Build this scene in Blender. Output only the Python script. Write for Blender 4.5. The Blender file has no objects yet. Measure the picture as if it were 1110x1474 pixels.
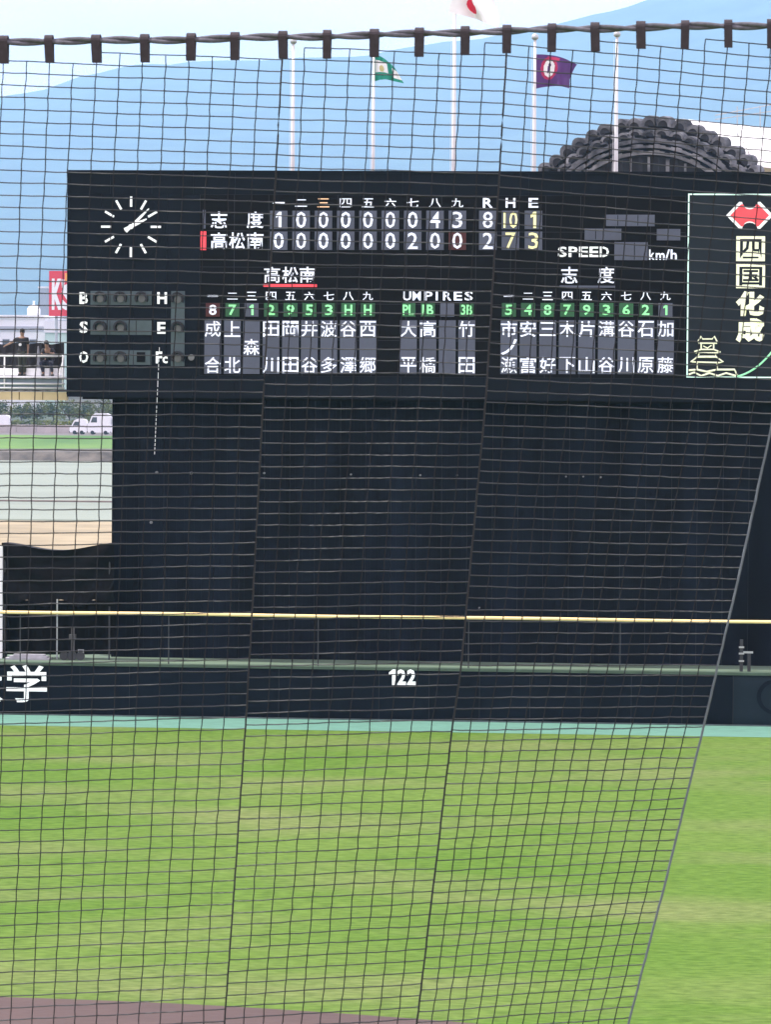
import bpy, math, random
import numpy as np
from mathutils import Vector, Matrix, noise as mnoise
random.seed(7)
SC = bpy.context.scene
COL = SC.collection

# ------------------------------------------------------------------ camera
CAMZ, FPX, W0, H0 = 12.5, 6000.0, 1110.0, 1474.0
YAW, PITCH, ROLL = math.radians(5.5), math.atan((737 - 540) / FPX), math.radians(0.43)
f0 = Vector((-math.sin(YAW), math.cos(YAW), 0)); r0 = Vector((math.cos(YAW), math.sin(YAW), 0)); k0 = Vector((0, 0, 1))
F = (f0 * math.cos(PITCH) - k0 * math.sin(PITCH)).normalized()
u0 = r0.cross(F).normalized()
R = (r0 * math.cos(ROLL) + u0 * math.sin(ROLL)).normalized()
U = R.cross(F).normalized()
CAM = Vector((0, 0, CAMZ))
cd = bpy.data.cameras.new('camera'); cam = bpy.data.objects.new('camera', cd); COL.objects.link(cam)
mw = Matrix.Identity(4)
for i in range(3):
    mw[i][0] = R[i]; mw[i][1] = U[i]; mw[i][2] = -F[i]; mw[i][3] = CAM[i]
cam.matrix_world = mw
cd.sensor_fit = 'VERTICAL'; cd.sensor_height = 24; cd.lens = 24 * FPX / H0
cd.clip_start = 0.5; cd.clip_end = 40000
SC.camera = cam
cd.dof.use_dof = True; cd.dof.focus_distance = 150; cd.dof.aperture_fstop = 34

# ------------------------------------------------------------------ sky, sun, exposure
SUN_EL, SUND = math.radians(58), Vector((-0.995, 0.10, 0)).normalized()
world = bpy.data.worlds.new('World'); SC.world = world; world.use_nodes = True
wn = world.node_tree; wn.nodes.clear()
wo = wn.nodes.new('ShaderNodeOutputWorld'); bg = wn.nodes.new('ShaderNodeBackground')
sky = wn.nodes.new('ShaderNodeTexSky'); sky.sky_type = 'NISHITA'; sky.sun_disc = False
sky.sun_elevation = SUN_EL; sky.sun_rotation = math.atan2(SUND.x, SUND.y); sky.dust_density = 1.5
tc = wn.nodes.new('ShaderNodeTexCoord'); mp = wn.nodes.new('ShaderNodeMapping'); mp.inputs['Scale'].default_value = (1, 1, 3.5)
nz = wn.nodes.new('ShaderNodeTexNoise'); nz.inputs['Scale'].default_value = 3.2; nz.inputs['Detail'].default_value = 7
rp = wn.nodes.new('ShaderNodeValToRGB'); rp.color_ramp.elements[0].position = 0.30; rp.color_ramp.elements[1].position = 0.62
rp.color_ramp.elements[0].color = (.5, .5, .5, 1); rp.color_ramp.elements[1].color = (.95, .95, .95, 1)
mx = wn.nodes.new('ShaderNodeMix'); mx.data_type = 'RGBA'; mx.inputs[7].default_value = (16.4, 14.0, 15.6, 1)
wn.links.new(tc.outputs['Generated'], mp.inputs[0]); wn.links.new(mp.outputs[0], nz.inputs['Vector'])
wn.links.new(nz.outputs['Fac'], rp.inputs[0]); wn.links.new(rp.outputs[0], mx.inputs[0])
wn.links.new(sky.outputs[0], mx.inputs[6]); wn.links.new(mx.outputs[2], bg.inputs[0]); wn.links.new(bg.outputs[0], wo.inputs[0])
bg.inputs[1].default_value = 0.10
sl = bpy.data.lights.new('sun', 'SUN'); sl.energy = 4.6; sl.angle = math.radians(0.6); sl.color = (1, .95, .87)
so = bpy.data.objects.new('sun', sl); COL.objects.link(so)
sdir = Vector((SUND.x * math.cos(SUN_EL), SUND.y * math.cos(SUN_EL), math.sin(SUN_EL)))
so.rotation_euler = sdir.to_track_quat('Z', 'Y').to_euler()
SC.view_settings.view_transform = 'Standard'; SC.view_settings.look = 'None'
SC.cycles.volume_bounces = 2
SC.view_settings.exposure = 0.55; SC.view_settings.gamma = 1; SC.view_settings.use_curve_mapping = False

# ------------------------------------------------------------------ measured positions -> places on real planes
def ray(px, py):
    return (F * FPX + R * (px - W0 / 2) - U * (py - H0 / 2))
def at(px, py, Y):
    d = ray(px, py); return CAM + d * (Y / d.y)
def gnd(px, py, z):
    d = ray(px, py); return CAM + d * ((z - CAMZ) / d.z)
def rect(x0, y0, x1, y1, Y):
    xm, ym = (x0 + x1) / 2, (y0 + y1) / 2
    return at(x0, ym, Y).x, at(x1, ym, Y).x, at(xm, y1, Y).z, at(xm, y0, Y).z     # X0 X1 Zlow Zhigh

# ------------------------------------------------------------------ materials
MATS = {}
def mat(name, col, rough=.7, var=.12, scale=3.0, bump=.0, metal=0, emis=None, es=0, spec=.4, stretch=(1, 1, 1), col2=None, detail=6, trans=0, tone=0):
    if name in MATS: return MATS[name]
    m = bpy.data.materials.new(name); MATS[name] = m; m.use_nodes = True
    nt = m.node_tree; b = nt.nodes['Principled BSDF']
    b.inputs['Roughness'].default_value = rough; b.inputs['Metallic'].default_value = metal
    b.inputs['Specular IOR Level'].default_value = spec
    t = nt.nodes.new('ShaderNodeTexCoord'); mp = nt.nodes.new('ShaderNodeMapping'); mp.inputs['Scale'].default_value = stretch
    n = nt.nodes.new('ShaderNodeTexNoise'); n.inputs['Scale'].default_value = scale; n.inputs['Detail'].default_value = detail
    nt.links.new(t.outputs['Object'], mp.inputs[0]); nt.links.new(mp.outputs[0], n.inputs['Vector'])
    r = nt.nodes.new('ShaderNodeValToRGB'); r.color_ramp.elements[0].position = .32; r.color_ramp.elements[1].position = .68
    c2 = col2 or tuple(min(1, c * (1 + var)) for c in col); c1 = col if col2 else tuple(c * (1 - var) for c in col)
    r.color_ramp.elements[0].color = (*c1, 1); r.color_ramp.elements[1].color = (*c2, 1)
    nt.links.new(n.outputs['Fac'], r.inputs[0]); nt.links.new(r.outputs[0], b.inputs['Base Color'])
    if bump:
        bp = nt.nodes.new('ShaderNodeBump'); bp.inputs['Strength'].default_value = bump; bp.inputs['Distance'].default_value = .05
        n2 = nt.nodes.new('ShaderNodeTexNoise'); n2.inputs['Scale'].default_value = scale * 5; n2.inputs['Detail'].default_value = 5
        nt.links.new(mp.outputs[0], n2.inputs['Vector']); nt.links.new(n2.outputs['Fac'], bp.inputs['Height']); nt.links.new(bp.outputs[0], b.inputs['Normal'])
    if emis:
        b.inputs['Emission Color'].default_value = (*emis, 1); b.inputs['Emission Strength'].default_value = es
        oi = nt.nodes.new('ShaderNodeObjectInfo'); a1 = nt.nodes.new('ShaderNodeMath'); a1.operation = 'ADD'
        mr = nt.nodes.new('ShaderNodeMapRange'); mr.inputs[1].default_value = .5; mr.inputs[2].default_value = 1.5
        mr.inputs[3].default_value = es * .62; mr.inputs[4].default_value = es * 1.3
        nt.links.new(oi.outputs['Random'], a1.inputs[0]); nt.links.new(n.outputs['Fac'], a1.inputs[1]); nt.links.new(a1.outputs[0], mr.inputs[0]); nt.links.new(mr.outputs[0], b.inputs['Emission Strength'])
    if tone:
        oi = nt.nodes.new('ShaderNodeObjectInfo'); mr = nt.nodes.new('ShaderNodeMapRange'); mr.inputs[3].default_value = 1 - tone; mr.inputs[4].default_value = 1 + tone
        hs = nt.nodes.new('ShaderNodeHueSaturation'); nt.links.new(oi.outputs['Random'], mr.inputs[0]); nt.links.new(mr.outputs[0], hs.inputs['Value'])
        nt.links.new(r.outputs[0], hs.inputs['Color']); nt.links.new(hs.outputs[0], b.inputs['Base Color'])
    if trans: b.inputs['Transmission Weight'].default_value = trans
    return m

# ------------------------------------------------------------------ mesh helpers
class MB:
    def __init__(s): s.v = []; s.f = []; s.m = []
    def box(s, x0, x1, y0, y1, z0, z1, mi=0):
        i = len(s.v)
        s.v += [(x, y, z) for z in (z0, z1) for y in (y0, y1) for x in (x0, x1)]
        for q in ((0, 2, 3, 1), (4, 5, 7, 6), (0, 1, 5, 4), (2, 6, 7, 3), (0, 4, 6, 2), (1, 3, 7, 5)):
            s.f.append(tuple(i + k for k in q)); s.m.append(mi)
        return s
    def tube(s, pts, r, n=8, mi=0, cap=True, up=(0, 0, 1), ph=None):
        pts = [Vector(p) for p in pts]; rr = r if isinstance(r, (list, tuple)) else [r] * len(pts)
        b = len(s.v)
        for k, p in enumerate(pts):
            d = (pts[min(k + 1, len(pts) - 1)] - pts[max(k - 1, 0)])
            d = d.normalized() if d.length > 0 else Vector((0, 0, 1))
            a = d.cross(Vector(up))
            if a.length < .05: a = d.cross(Vector((1, 0, 0)))
            a.normalize(); c = a.cross(d)
            for j in range(n):
                t = 2 * math.pi * j / n + (math.pi / n if ph is None else ph)
                s.v.append(tuple(p + (a * math.cos(t) + c * math.sin(t)) * rr[k]))
        for k in range(len(pts) - 1):
            for j in range(n):
                q = (b + k * n + j, b + k * n + (j + 1) % n, b + (k + 1) * n + (j + 1) % n, b + (k + 1) * n + j)
                s.f.append(q[::-1]); s.m.append(mi)
        if cap and n > 2:
            s.f.append(tuple(b + j for j in range(n))); s.m.append(mi)
            s.f.append(tuple(b + (len(pts) - 1) * n + j for j in range(n))[::-1]); s.m.append(mi)
        return s
    def disc(s, c, r, y0, y1, n=20, mi=0):          # short cylinder along Y
        return s.tube([(c[0], y0, c[1]), (c[0], y1, c[1])], r, n, mi)
    def poly(s, pts, y0, y1, mi=0):                  # x,z outline given depth
        i = len(s.v); n = len(pts)
        s.v += [(p[0], y0, p[1]) for p in pts] + [(p[0], y1, p[1]) for p in pts]
        s.f.append(tuple(range(i, i + n))); s.m.append(mi); s.f.append(tuple(range(i + n, i + 2 * n))[::-1]); s.m.append(mi)
        for k in range(n):
            k2 = (k + 1) % n; s.f.append((i + k2, i + k, i + n + k, i + n + k2)); s.m.append(mi)
        return s
    def grid(s, fn, nu, nv, mi=None):
        b = len(s.v)
        for j in range(nv + 1):
            for i in range(nu + 1): s.v.append(tuple(fn(i / nu, j / nv)))
        for j in range(nv):
            for i in range(nu):
                a = b + j * (nu + 1) + i
                s.f.append((a, a + 1, a + nu + 2, a + nu + 1)); s.m.append(mi((i + .5) / nu, (j + .5) / nv) if mi else 0)
        return s
    def mesh(s, name, mats, off=(0, 0, 0), smooth=False):
        me = bpy.data.meshes.new(name)
        me.from_pydata([(x - off[0], y - off[1], z - off[2]) for x, y, z in s.v], [], s.f)
        if not isinstance(mats, (list, tuple)): mats = [mats]
        for m in mats: me.materials.append(m)
        if len(mats) > 1: me.polygons.foreach_set('material_index', s.m)
        if smooth: me.polygons.foreach_set('use_smooth', [True] * len(s.f))
        me.update(); return me
WP = {}
def put(name, me, parent=None, loc=(0, 0, 0)):       # loc is a world position; parents carry no rotation
    o = bpy.data.objects.new(name, me); COL.objects.link(o)
    w = Vector(loc); WP[o.name] = w
    if parent is not None: o.parent = parent; o.location = w - WP[parent.name]
    else: o.location = w
    return o
def part(name, mb, mats, parent, smooth=False, loc=None, kind=None):
    loc = WP[parent.name] if loc is None else Vector(loc)
    o = put(name, mb.mesh(name, mats, loc, smooth), parent, loc)
    if kind: o['kind'] = kind
    return o
def thing(name, label, cat, loc, group=None):
    o = bpy.data.objects.new(name, None); COL.objects.link(o); o.location = loc; WP[o.name] = Vector(loc)
    o.empty_display_size = .2; o['label'] = label; o['category'] = cat
    if group: o['group'] = group
    return o
def single(name, mb, mats, label, cat, loc=(0, 0, 0), smooth=False, group=None):
    o = put(name, mb.mesh(name, mats, loc, smooth), None, loc); o['label'] = label; o['category'] = cat
    if group: o['group'] = group
    return o
def struct(name, mb, mats, smooth=False, loc=(0, 0, 0), parent=None):
    o = put(name, mb.mesh(name, mats, loc, smooth), parent, loc); o['kind'] = 'structure'
    return o

# text: outlines to a thin solid, unit box centred at origin, facing -Y
TX = {}
def glyph(s, m, bold=.012, depth=.04):
    key = (s, m.name, bold)
    if key in TX: return TX[key]
    if s == '1':
        TX[key] = MB().poly([(-.02, -.5), (.5, -.5), (.5, .5), (.05, .5), (-.5, .30), (-.5, .12), (-.02, .22)], -depth / 2, depth / 2).mesh('lettering', m); return TX[key]
    c = bpy.data.curves.new('lettering', 'FONT'); c.body = s; c.resolution_u = 2; c.extrude = depth / 2; c.offset = bold
    o = bpy.data.objects.new('lettering', c); COL.objects.link(o)
    dg = bpy.context.evaluated_depsgraph_get(); me = bpy.data.meshes.new_from_object(o.evaluated_get(dg))
    bpy.data.objects.remove(o); bpy.data.curves.remove(c)
    n = len(me.vertices); a = np.empty(n * 3); me.vertices.foreach_get('co', a); a = a.reshape(-1, 3)
    x0, x1, y0, y1 = a[:, 0].min(), a[:, 0].max(), a[:, 1].min(), a[:, 1].max()
    b = np.empty_like(a); b[:, 0] = (a[:, 0] - (x0 + x1) / 2) / (x1 - x0); b[:, 2] = (a[:, 1] - (y0 + y1) / 2) / (y1 - y0); b[:, 1] = -a[:, 2]
    me.vertices.foreach_set('co', b.ravel()); me.materials.clear(); me.materials.append(m); me.name = 'lettering'; me.update()
    TX[key] = me; return me
def text(s, x0, y0, x1, y1, Y, m, parent, name='character', bold=.012, depth=.6):
    X0, X1, Z0, Z1 = rect(x0, y0, x1, y1, Y)
    o = put(name, glyph(s, m, bold), parent, ((X0 + X1) / 2, Y, (Z0 + Z1) / 2))
    o.scale = (X1 - X0, depth, Z1 - Z0); return o

def lin(r, g, b):
    f = lambda c: ((c / 255 + .055) / 1.055) ** 2.4 if c > 10 else c / 255 / 12.92
    return (f(r), f(g), f(b))

# ================================================================== GROUND AND WATER
def ground_mat(name, base, patch, dry, s1, s2, dryamt):
    m = bpy.data.materials.new(name); m.use_nodes = True; nt = m.node_tree; b = nt.nodes['Principled BSDF']
    b.inputs['Roughness'].default_value = 1; b.inputs['Specular IOR Level'].default_value = .03
    t = nt.nodes.new('ShaderNodeTexCoord')
    def noise(sc, det, st=(1, 1, 1)):
        mp = nt.nodes.new('ShaderNodeMapping'); mp.inputs['Scale'].default_value = st
        n = nt.nodes.new('ShaderNodeTexNoise'); n.inputs['Scale'].default_value = sc; n.inputs['Detail'].default_value = det
        nt.links.new(t.outputs['Object'], mp.inputs[0]); nt.links.new(mp.outputs[0], n.inputs['Vector']); return n
    def ramp(n, a, c, ca=(0, 0, 0, 1), cc=(1, 1, 1, 1)):
        r = nt.nodes.new('ShaderNodeValToRGB'); r.color_ramp.elements[0].position = a; r.color_ramp.elements[1].position = c
        r.color_ramp.elements[0].color = ca; r.color_ramp.elements[1].color = cc; nt.links.new(n.outputs['Fac'], r.inputs[0]); return r
    def mix(fac, A, B):
        x = nt.nodes.new('ShaderNodeMix'); x.data_type = 'RGBA'; nt.links.new(fac, x.inputs[0])
        for k, v in ((6, A), (7, B)):
            if isinstance(v, tuple): x.inputs[k].default_value = (*v, 1)
            else: nt.links.new(v, x.inputs[k])
        return x.outputs[2]
    c = mix(ramp(noise(s1, 6), .38, .62).outputs[0], base, patch)
    c = mix(ramp(noise(s2, 8, (.55, 1, 1)), .47, .53 + dryamt).outputs[0], c, dry)
    fine = noise(5.5, 12, (.45, .9, 1)); rf = ramp(fine, .33, .67, (.72, .75, .70, 1), (1.26, 1.22, 1.22, 1))
    mu = nt.nodes.new('ShaderNodeMix'); mu.data_type = 'RGBA'; mu.blend_type = 'MULTIPLY'; mu.inputs[0].default_value = 1
    nt.links.new(c, mu.inputs[6]); nt.links.new(rf.outputs[0], mu.inputs[7]); nt.links.new(mu.outputs[2], b.inputs['Base Color'])
    bp = nt.nodes.new('ShaderNodeBump'); bp.inputs['Strength'].default_value = .5; bp.inputs['Distance'].default_value = .06
    nt.links.new(noise(9, 4).outputs['Fac'], bp.inputs['Height']); nt.links.new(bp.outputs[0], b.inputs['Normal'])
    return m
M_turf = ground_mat('field_turf', (.072, .138, .023), (.092, .152, .033), (.122, .155, .056), .11, .16, .17)
M_strip = mat('turquoise_turf', (.085, .205, .155), .9, .1, 1.5, .2)
M_dirt = mat('infield_dirt', (.064, .040, .036), .95, .1, .7, .3)
M_ledge = mat('ledge_turf', (.09, .135, .09), .95, .25, .8, .3, stretch=(.4, 1, 1))
M_sand = mat('tan_sand', (.24, .20, .125), .95, .18, .25, .2)
M_bank = mat('bank_soil', (.10, .12, .08), .95, .3, .1, .2)
YF = 150.0
YW = 153.9   # batter's eye plane
YB = 153.0   # scoreboard face plane
field = MB(); field.grid(lambda u, v: (-260 + 520 * u, -60 + (YF + 0.25 + 60) * v, 0), 26, 21)
struct('outfield_grass', field, M_turf)
# turquoise artificial turf along the wall
g0 = gnd(60, 1045, 0).y; g1 = gnd(1050, 1058, 0).y
strip = MB(); strip.grid(lambda u, v: (-60 + 120 * u, (min(g0, g1)) + (YF + .2 - min(g0, g1)) * v, .004), 12, 1)
struct('warning_strip', strip, M_strip)
# infield dirt: circle through three measured edge points
pts = [gnd(0, 1435, 0), gnd(320, 1451, 0), gnd(690, 1474, 0)]
(ax, ay), (bx_, by_) , (cx_, cy_) = [(p.x, p.y) for p in pts]
Rr = 31.0
mxp, myp = (ax + cx_) / 2, (ay + cy_) / 2; hl = math.hypot(cx_ - ax, cy_ - ay) / 2
nx, ny = (cy_ - ay), -(cx_ - ax); L = math.hypot(nx, ny); nx, ny = nx / L, ny / L
if ny > 0: nx, ny = -nx, -ny
dd = math.sqrt(Rr * Rr - hl * hl); ccx, ccy = mxp + nx * dd, myp + ny * dd
dirt = MB(); dirt.v.append((ccx, ccy, .004)); N = 160
for k in range(N):
    a = 2 * math.pi * k / N; rr = Rr + .05 * mnoise.noise(Vector((k * .35, 2, 0)))
    dirt.v.append((ccx + rr * math.cos(a), ccy + rr * math.sin(a), .004))
for k in range(N): dirt.f.append((0, 1 + k, 1 + (k + 1) % N)); dirt.m.append(0)
struct('infield_dirt', dirt, M_dirt)
# raised ground behind the wall, running down to the water
FZ = at(555, 953, YF).z
ZL = FZ - .212
def prof(y):
    P = [(YF + .55, ZL), (258, ZL - .1), (300, 1.7), (330, .4), (420, -2.6), (480, -4.2)]
    for (a, za), (b, zb) in zip(P, P[1:]):
        if y <= b: return za + (zb - za) * (y - a) / (b - a)
    return P[-1][1]
def landm(u, v):
    y = YF + .55 + (480 - YF - .55) * v
    return 0 if y < 170 else (1 if y < 312 else 2)
land = MB(); land.grid(lambda u, v: (-400 + 800 * u, YF + .55 + (480 - YF - .55) * v, prof(YF + .55 + (480 - YF - .55) * v) + (.12 * mnoise.noise(Vector((u * 90, v * 60, 0))) if v > .33 else 0)), 60, 66, landm)
struct('raised_ground', land, [M_ledge, M_sand, M_bank])
M_water = mat('bay_water', (.175, .205, .16), .55, .10, .02, .35, spec=.15, stretch=(1, 3, 1))  # pale base colour carries the sky's reflection
wat = MB(); wat.grid(lambda u, v: (-1390 + 2780 * u, 400 + 345 * v, -3.0), 20, 4)
struct('bay_water', wat, M_water)
# far shore: seawall rocks, grass, road, then the mountain
def far(x, y):
    P = [(722, -4.0), (727, -1.5), (742, -1.2), (790, .5), (830, .6), (900, 1.5), (1200, 3), (5300, 12)]
    z = P[-1][1]
    if y < P[0][0]: z = -4
    else:
        for (a, za), (b, zb) in zip(P, P[1:]):
            if y <= b: z = za + (zb - za) * (y - a) / (b - a); break
    return z
M_rock = mat('shore_rock', (.075, .065, .055), .95, .5, .35, .8)
M_fgrass = mat('bank_grass', (.03, .10, .012), .95, .0, .05, .2, col2=(.09, .18, .025))
M_road = mat('shore_road', (.11, .10, .10), .9, .15, .1)
M_forest = mat('forest', (.03, .048, .03), .95, .4, .008, .6, detail=10)
ys = [722, 727, 734, 742, 766, 790, 810, 830, 900, 1200, 1700, 2600, 3700, 5300]
fs = MB(); nxx = 140
for y in ys:
    for i in range(nxx + 1):
        x = (-1400 + 2800 * i / nxx) * (1 if y < 1200 else y / 1000)
        fs.v.append((x, y, far(x, y) + (.5 * mnoise.noise(Vector((x * .3, y * .3, 0))) if 724 < y < 780 else 0)))
for j in range(len(ys) - 1):
    for i in range(nxx):
        a = j * (nxx + 1) + i; fs.f.append((a, a + 1, a + nxx + 2, a + nxx + 1))
        y = ys[j]; fs.m.append(0 if y < 742 else 1 if y < 790 else 2 if y < 900 else 3)
struct('far_shore', fs, [M_rock, M_fgrass, M_road, M_forest])
# mountain ridge
ridge = [(-700, 330), (-350, 240), (-150, 185), (0, 140), (35, 134), (75, 126), (100, 112), (145, 100), (200, 93), (270, 88), (345, 85), (440, 82), (500, 81), (545, 77), (575, 69), (620, 63), (700, 51), (765, 38), (805, 31), (840, 22), (870, 14), (900, 7), (940, -6), (1050, -30), (1200, -70), (1500, -90), (1900, 20), (2300, 160), (2800, 300)]
YM = 13500.0; Y0M = 5200.0
rx = [at(a, 300, YM).x for a, b in ridge]; rz = [at(a, b, YM).z for a, b in ridge]
def mount(x, y):
    h = float(np.interp(x, rx, rz))
    t = (y - Y0M) / (YM - Y0M)
    if t <= 1:
        s = t * t * (3 - 2 * t); s = .25 * s + .75 * t ** 2.1
    else:
        t2 = min(1, (y - YM) / 3800); s = 1 - t2 * t2 * (3 - 2 * t2)
    n = mnoise.fractal(Vector((x * .0007, y * .0005, 3)), 1.0, 2.0, 6)
    n2 = mnoise.fractal(Vector((x * .0055, y * .004, 9)), 1.0, 2.0, 4)
    return 8 + (h - 8) * s + n * 150 * s * (1 - min(1, t)) * 1.2 + n2 * (11 + 20 * (1 - min(1, abs(t))))
mt = MB(); NX, NY = 300, 90
mt.grid(lambda u, v: (-9700 + 18000 * u, Y0M + 12100 * v, mount(-9700 + 18000 * u, Y0M + 12100 * v)), NX, NY)
struct('mountain', mt, M_forest, True)

# ================================================================== SHARED MATERIALS
M_navy = mat('navy_cladding', lin(13, 19, 27), .7, .10, .6, .05, stretch=(2, 1, .3), spec=.12, tone=0.1)
M_eye = mat('dark_steel_sheet', lin(9, 15, 25), .75, .55, .5, .05, stretch=(2, 1, .25), spec=.12, tone=0.18)
M_frame = mat('black_trim', lin(20, 23, 29), .5, .15, 1)
M_screen = mat('display_black', lin(5, 6, 9), .6, .2, 1, spec=.12)
M_tile = mat('display_tile', lin(78, 84, 100), .5, .06, 4, tone=0.1)
M_tilegreen = mat('display_tile_green', lin(40, 92, 58), .5, .06, 4, tone=0.25)
M_tilered = mat('display_tile_red', lin(70, 24, 24), .5, .06, 4)
M_lit = mat('lit_white', (.75, .78, .85), .5, .03, 4, emis=(.72, .8, 1.0), es=.42)
M_lity = mat('lit_yellow', (.75, .72, .35), .5, .03, 4, emis=(.95, .9, .45), es=.40)
M_litg = mat('lit_green', (.25, .7, .3), .5, .03, 4, emis=(.25, .85, .35), es=.42)
M_litr = mat('lit_red', (.7, .06, .08), .5, .03, 4, emis=(.9, .06, .08), es=.5)
M_white = mat('white_lettering_glow', (.82, .84, .82), .5, .04, 3, emis=(.8, .9, .9), es=.32)  # glow added to white paint, on clock hands and wall digits too
M_whitep = mat('white_paint', (.78, .79, .80), .5, .05, 2)
M_lampbox = mat('lamp_box_grey', lin(66, 82, 86), .5, .1, 3)
M_lens = mat('lamp_lens', lin(104, 108, 108), .25, .1, 3)
M_pad = mat('wall_pad_navy', lin(9, 17, 27), .75, .10, .8, .08, spec=.12, tone=0.15)
M_pad2 = mat('wall_pad_green', lin(24, 35, 43), .6, .08, .8, .05, spec=.12)
M_capx = mat('cap_green', (.15, .24, .17), .8, .15, 1.2)
M_steel = mat('galvanised_steel', (.42, .44, .45), .45, .12, 6, metal=.6)
M_dark = mat('dark_painted_steel', (.03, .032, .036), .5, .2, 4)
M_yellow = mat('cream_yellow_rail', (.95, .72, .34), .45, .06, 2)

# ================================================================== BATTER'S EYE
X0, X1, Z0, Z1 = rect(163, 572, 1190, 946, YW)
be = thing('backdrop_wall', 'tall dark navy wall of vertical steel sheets under the scoreboard', 'wall', ((X0 + X1) / 2, YW, ZL))
n = 28; wd = (X1 - X0) / n
for k in range(n):
    x = X0 + k * wd; yo = random.uniform(-.008, .008)
    mb = MB().box(x + .012, x + wd - .012, YW + yo, YW + .06, ZL, Z1 + .15)
    for q in (.2, .5, .8): mb.box(x + wd * q - .015, x + wd * q + .015, YW + yo - .02, YW + yo - .001, ZL + .02, Z1 + .1)
    part('steel_sheet', mb, M_eye, be)
part('backing_frame', MB().box(X0 + .02, X1 - .02, YW + .065, YW + 1.2, ZL, Z1 + .1), M_frame, be)
part('edge_trim', MB().box(X0 - .06, X0 + .005, YW - .05, YW + 1.2, ZL, Z1 + .1), M_eye, be)
bolts = MB()
for px, py in ((225, 680), (275, 681), (380, 681), (505, 683), (605, 684), (658, 684), (815, 686), (840, 686), (865, 687), (217, 752), (690, 875)):
    p = at(px, py, YW - .1); bolts.tube([(p.x, YW - .12, p.z), (p.x, YW, p.z)], (.05 if px < 300 else .032) + random.random() * .012, 8)
part('bolt', bolts, mat('bolt_grey', (.16, .17, .18), .6, .2, 4), be)

# ================================================================== SCOREBOARD
BX0, BX1, BZ0, BZ1 = rect(98, 249, 1190, 570, YB)
BZ0 = at(600, 573, YB).z
sb = thing('scoreboard', 'wide black baseball scoreboard with clock, inning scores and player names', 'scoreboard', ((BX0 + BX1) / 2, YB, ZL))
part('housing', MB().box(BX0, BX1, YB + .06, YB + 2.2, BZ0, BZ1), M_navy, sb)
# cladding panels round the display
DX0, DX1, DZ0, DZ1 = rect(287, 281, 986, 543, YB)
def clad(x0, x1, z0, z1, nx_):
    w = (x1 - x0) / nx_
    for i in range(nx_):
        part('cladding_panel', MB().box(x0 + i * w + .007, x0 + (i + 1) * w - .007, YB + random.uniform(-.004, .004), YB + .055, z0 + .007, z1 - .007), M_navy, sb)
clad(BX0, DX0, DZ0, DZ1, 4); clad(BX0, BX1, DZ1, BZ1, 18); clad(BX0, BX1, BZ0, DZ0, 18)
PX1 = rect(1172, 281, 1173, 543, YB)[0]
clad(PX1, BX1, DZ0, DZ1, 1)
PX0 = rect(989, 281, 990, 543, YB)[0]
part('display_screen', MB().box(DX0, PX0 - .06, YB + .035, YB + .052, DZ0, DZ1), M_frame, sb)
mw_, mh_ = (PX0 - .06 - DX0) / 14, (DZ1 - DZ0) / 5
mm_ = MB().box(.012, mw_ - .012, 0, .012, .012, mh_ - .012).mesh('display_module', M_screen)
for i in range(14):
    for j in range(5): put('display_module', mm_, sb, (DX0 + i * mw_, YB + .02, DZ0 + j * mh_))
tr = MB()
tr.box(BX0 - .03, BX1 + .03, YB - .05, YB + .02, BZ1 - .02, BZ1 + .07).box(BX0 - .03, BX1 + .03, YB - .05, YB + .02, BZ0 - .06, BZ0 + .03)
tr.box(BX0 - .05, BX0 + .03, YB - .04, YB + .03, BZ0 + .03, BZ1 - .02)
part('edge_trim', tr, M_navy, sb)
part('support_beam', MB().box(BX0 + .5, BX1 - .3, YB + .3, YB + .8, BZ0 - .14, BZ0 - .062), M_screen, sb)  # beam coloured near black for the shadow band under the board

# clock
cc = at(188.5, 326.5, YB); pm = .0255
clk = part('clock', MB().disc((cc.x, cc.z), 1.25, YB - .035, YB - .012, 48), M_navy, sb, loc=(cc.x, YB, cc.z))
tickm = MB().box(-.04, .04, -.02, .02, -.19, .19).mesh('tick', M_white)
for k in range(12):
    a = math.radians(30 * k); r_ = .93
    t = put('tick', tickm, clk, (cc.x + math.sin(a) * r_, YB - .06, cc.z + math.cos(a) * r_)); t.rotation_euler = (0, a, 0)
for nm, L_, wd_, a, yy in (('minute_hand', .95, .05, 45, .09), ('hour_hand', .66, .06, 64, .13)):
    m_ = MB().poly([(-wd_, -.26), (wd_, -.26), (wd_ * .9, L_ * .6), (wd_ * .35, L_), (-wd_ * .35, L_), (-wd_ * .9, L_ * .6)][::-1], -.015, .015)
    h = put(nm, m_.mesh(nm, M_white), clk, (cc.x, YB - yy, cc.z)); h.rotation_euler = (0, math.radians(a), 0)
part('hub', MB().disc((cc.x, cc.z), .09, YB - .16, YB - .04, 16), M_white, clk)

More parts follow.
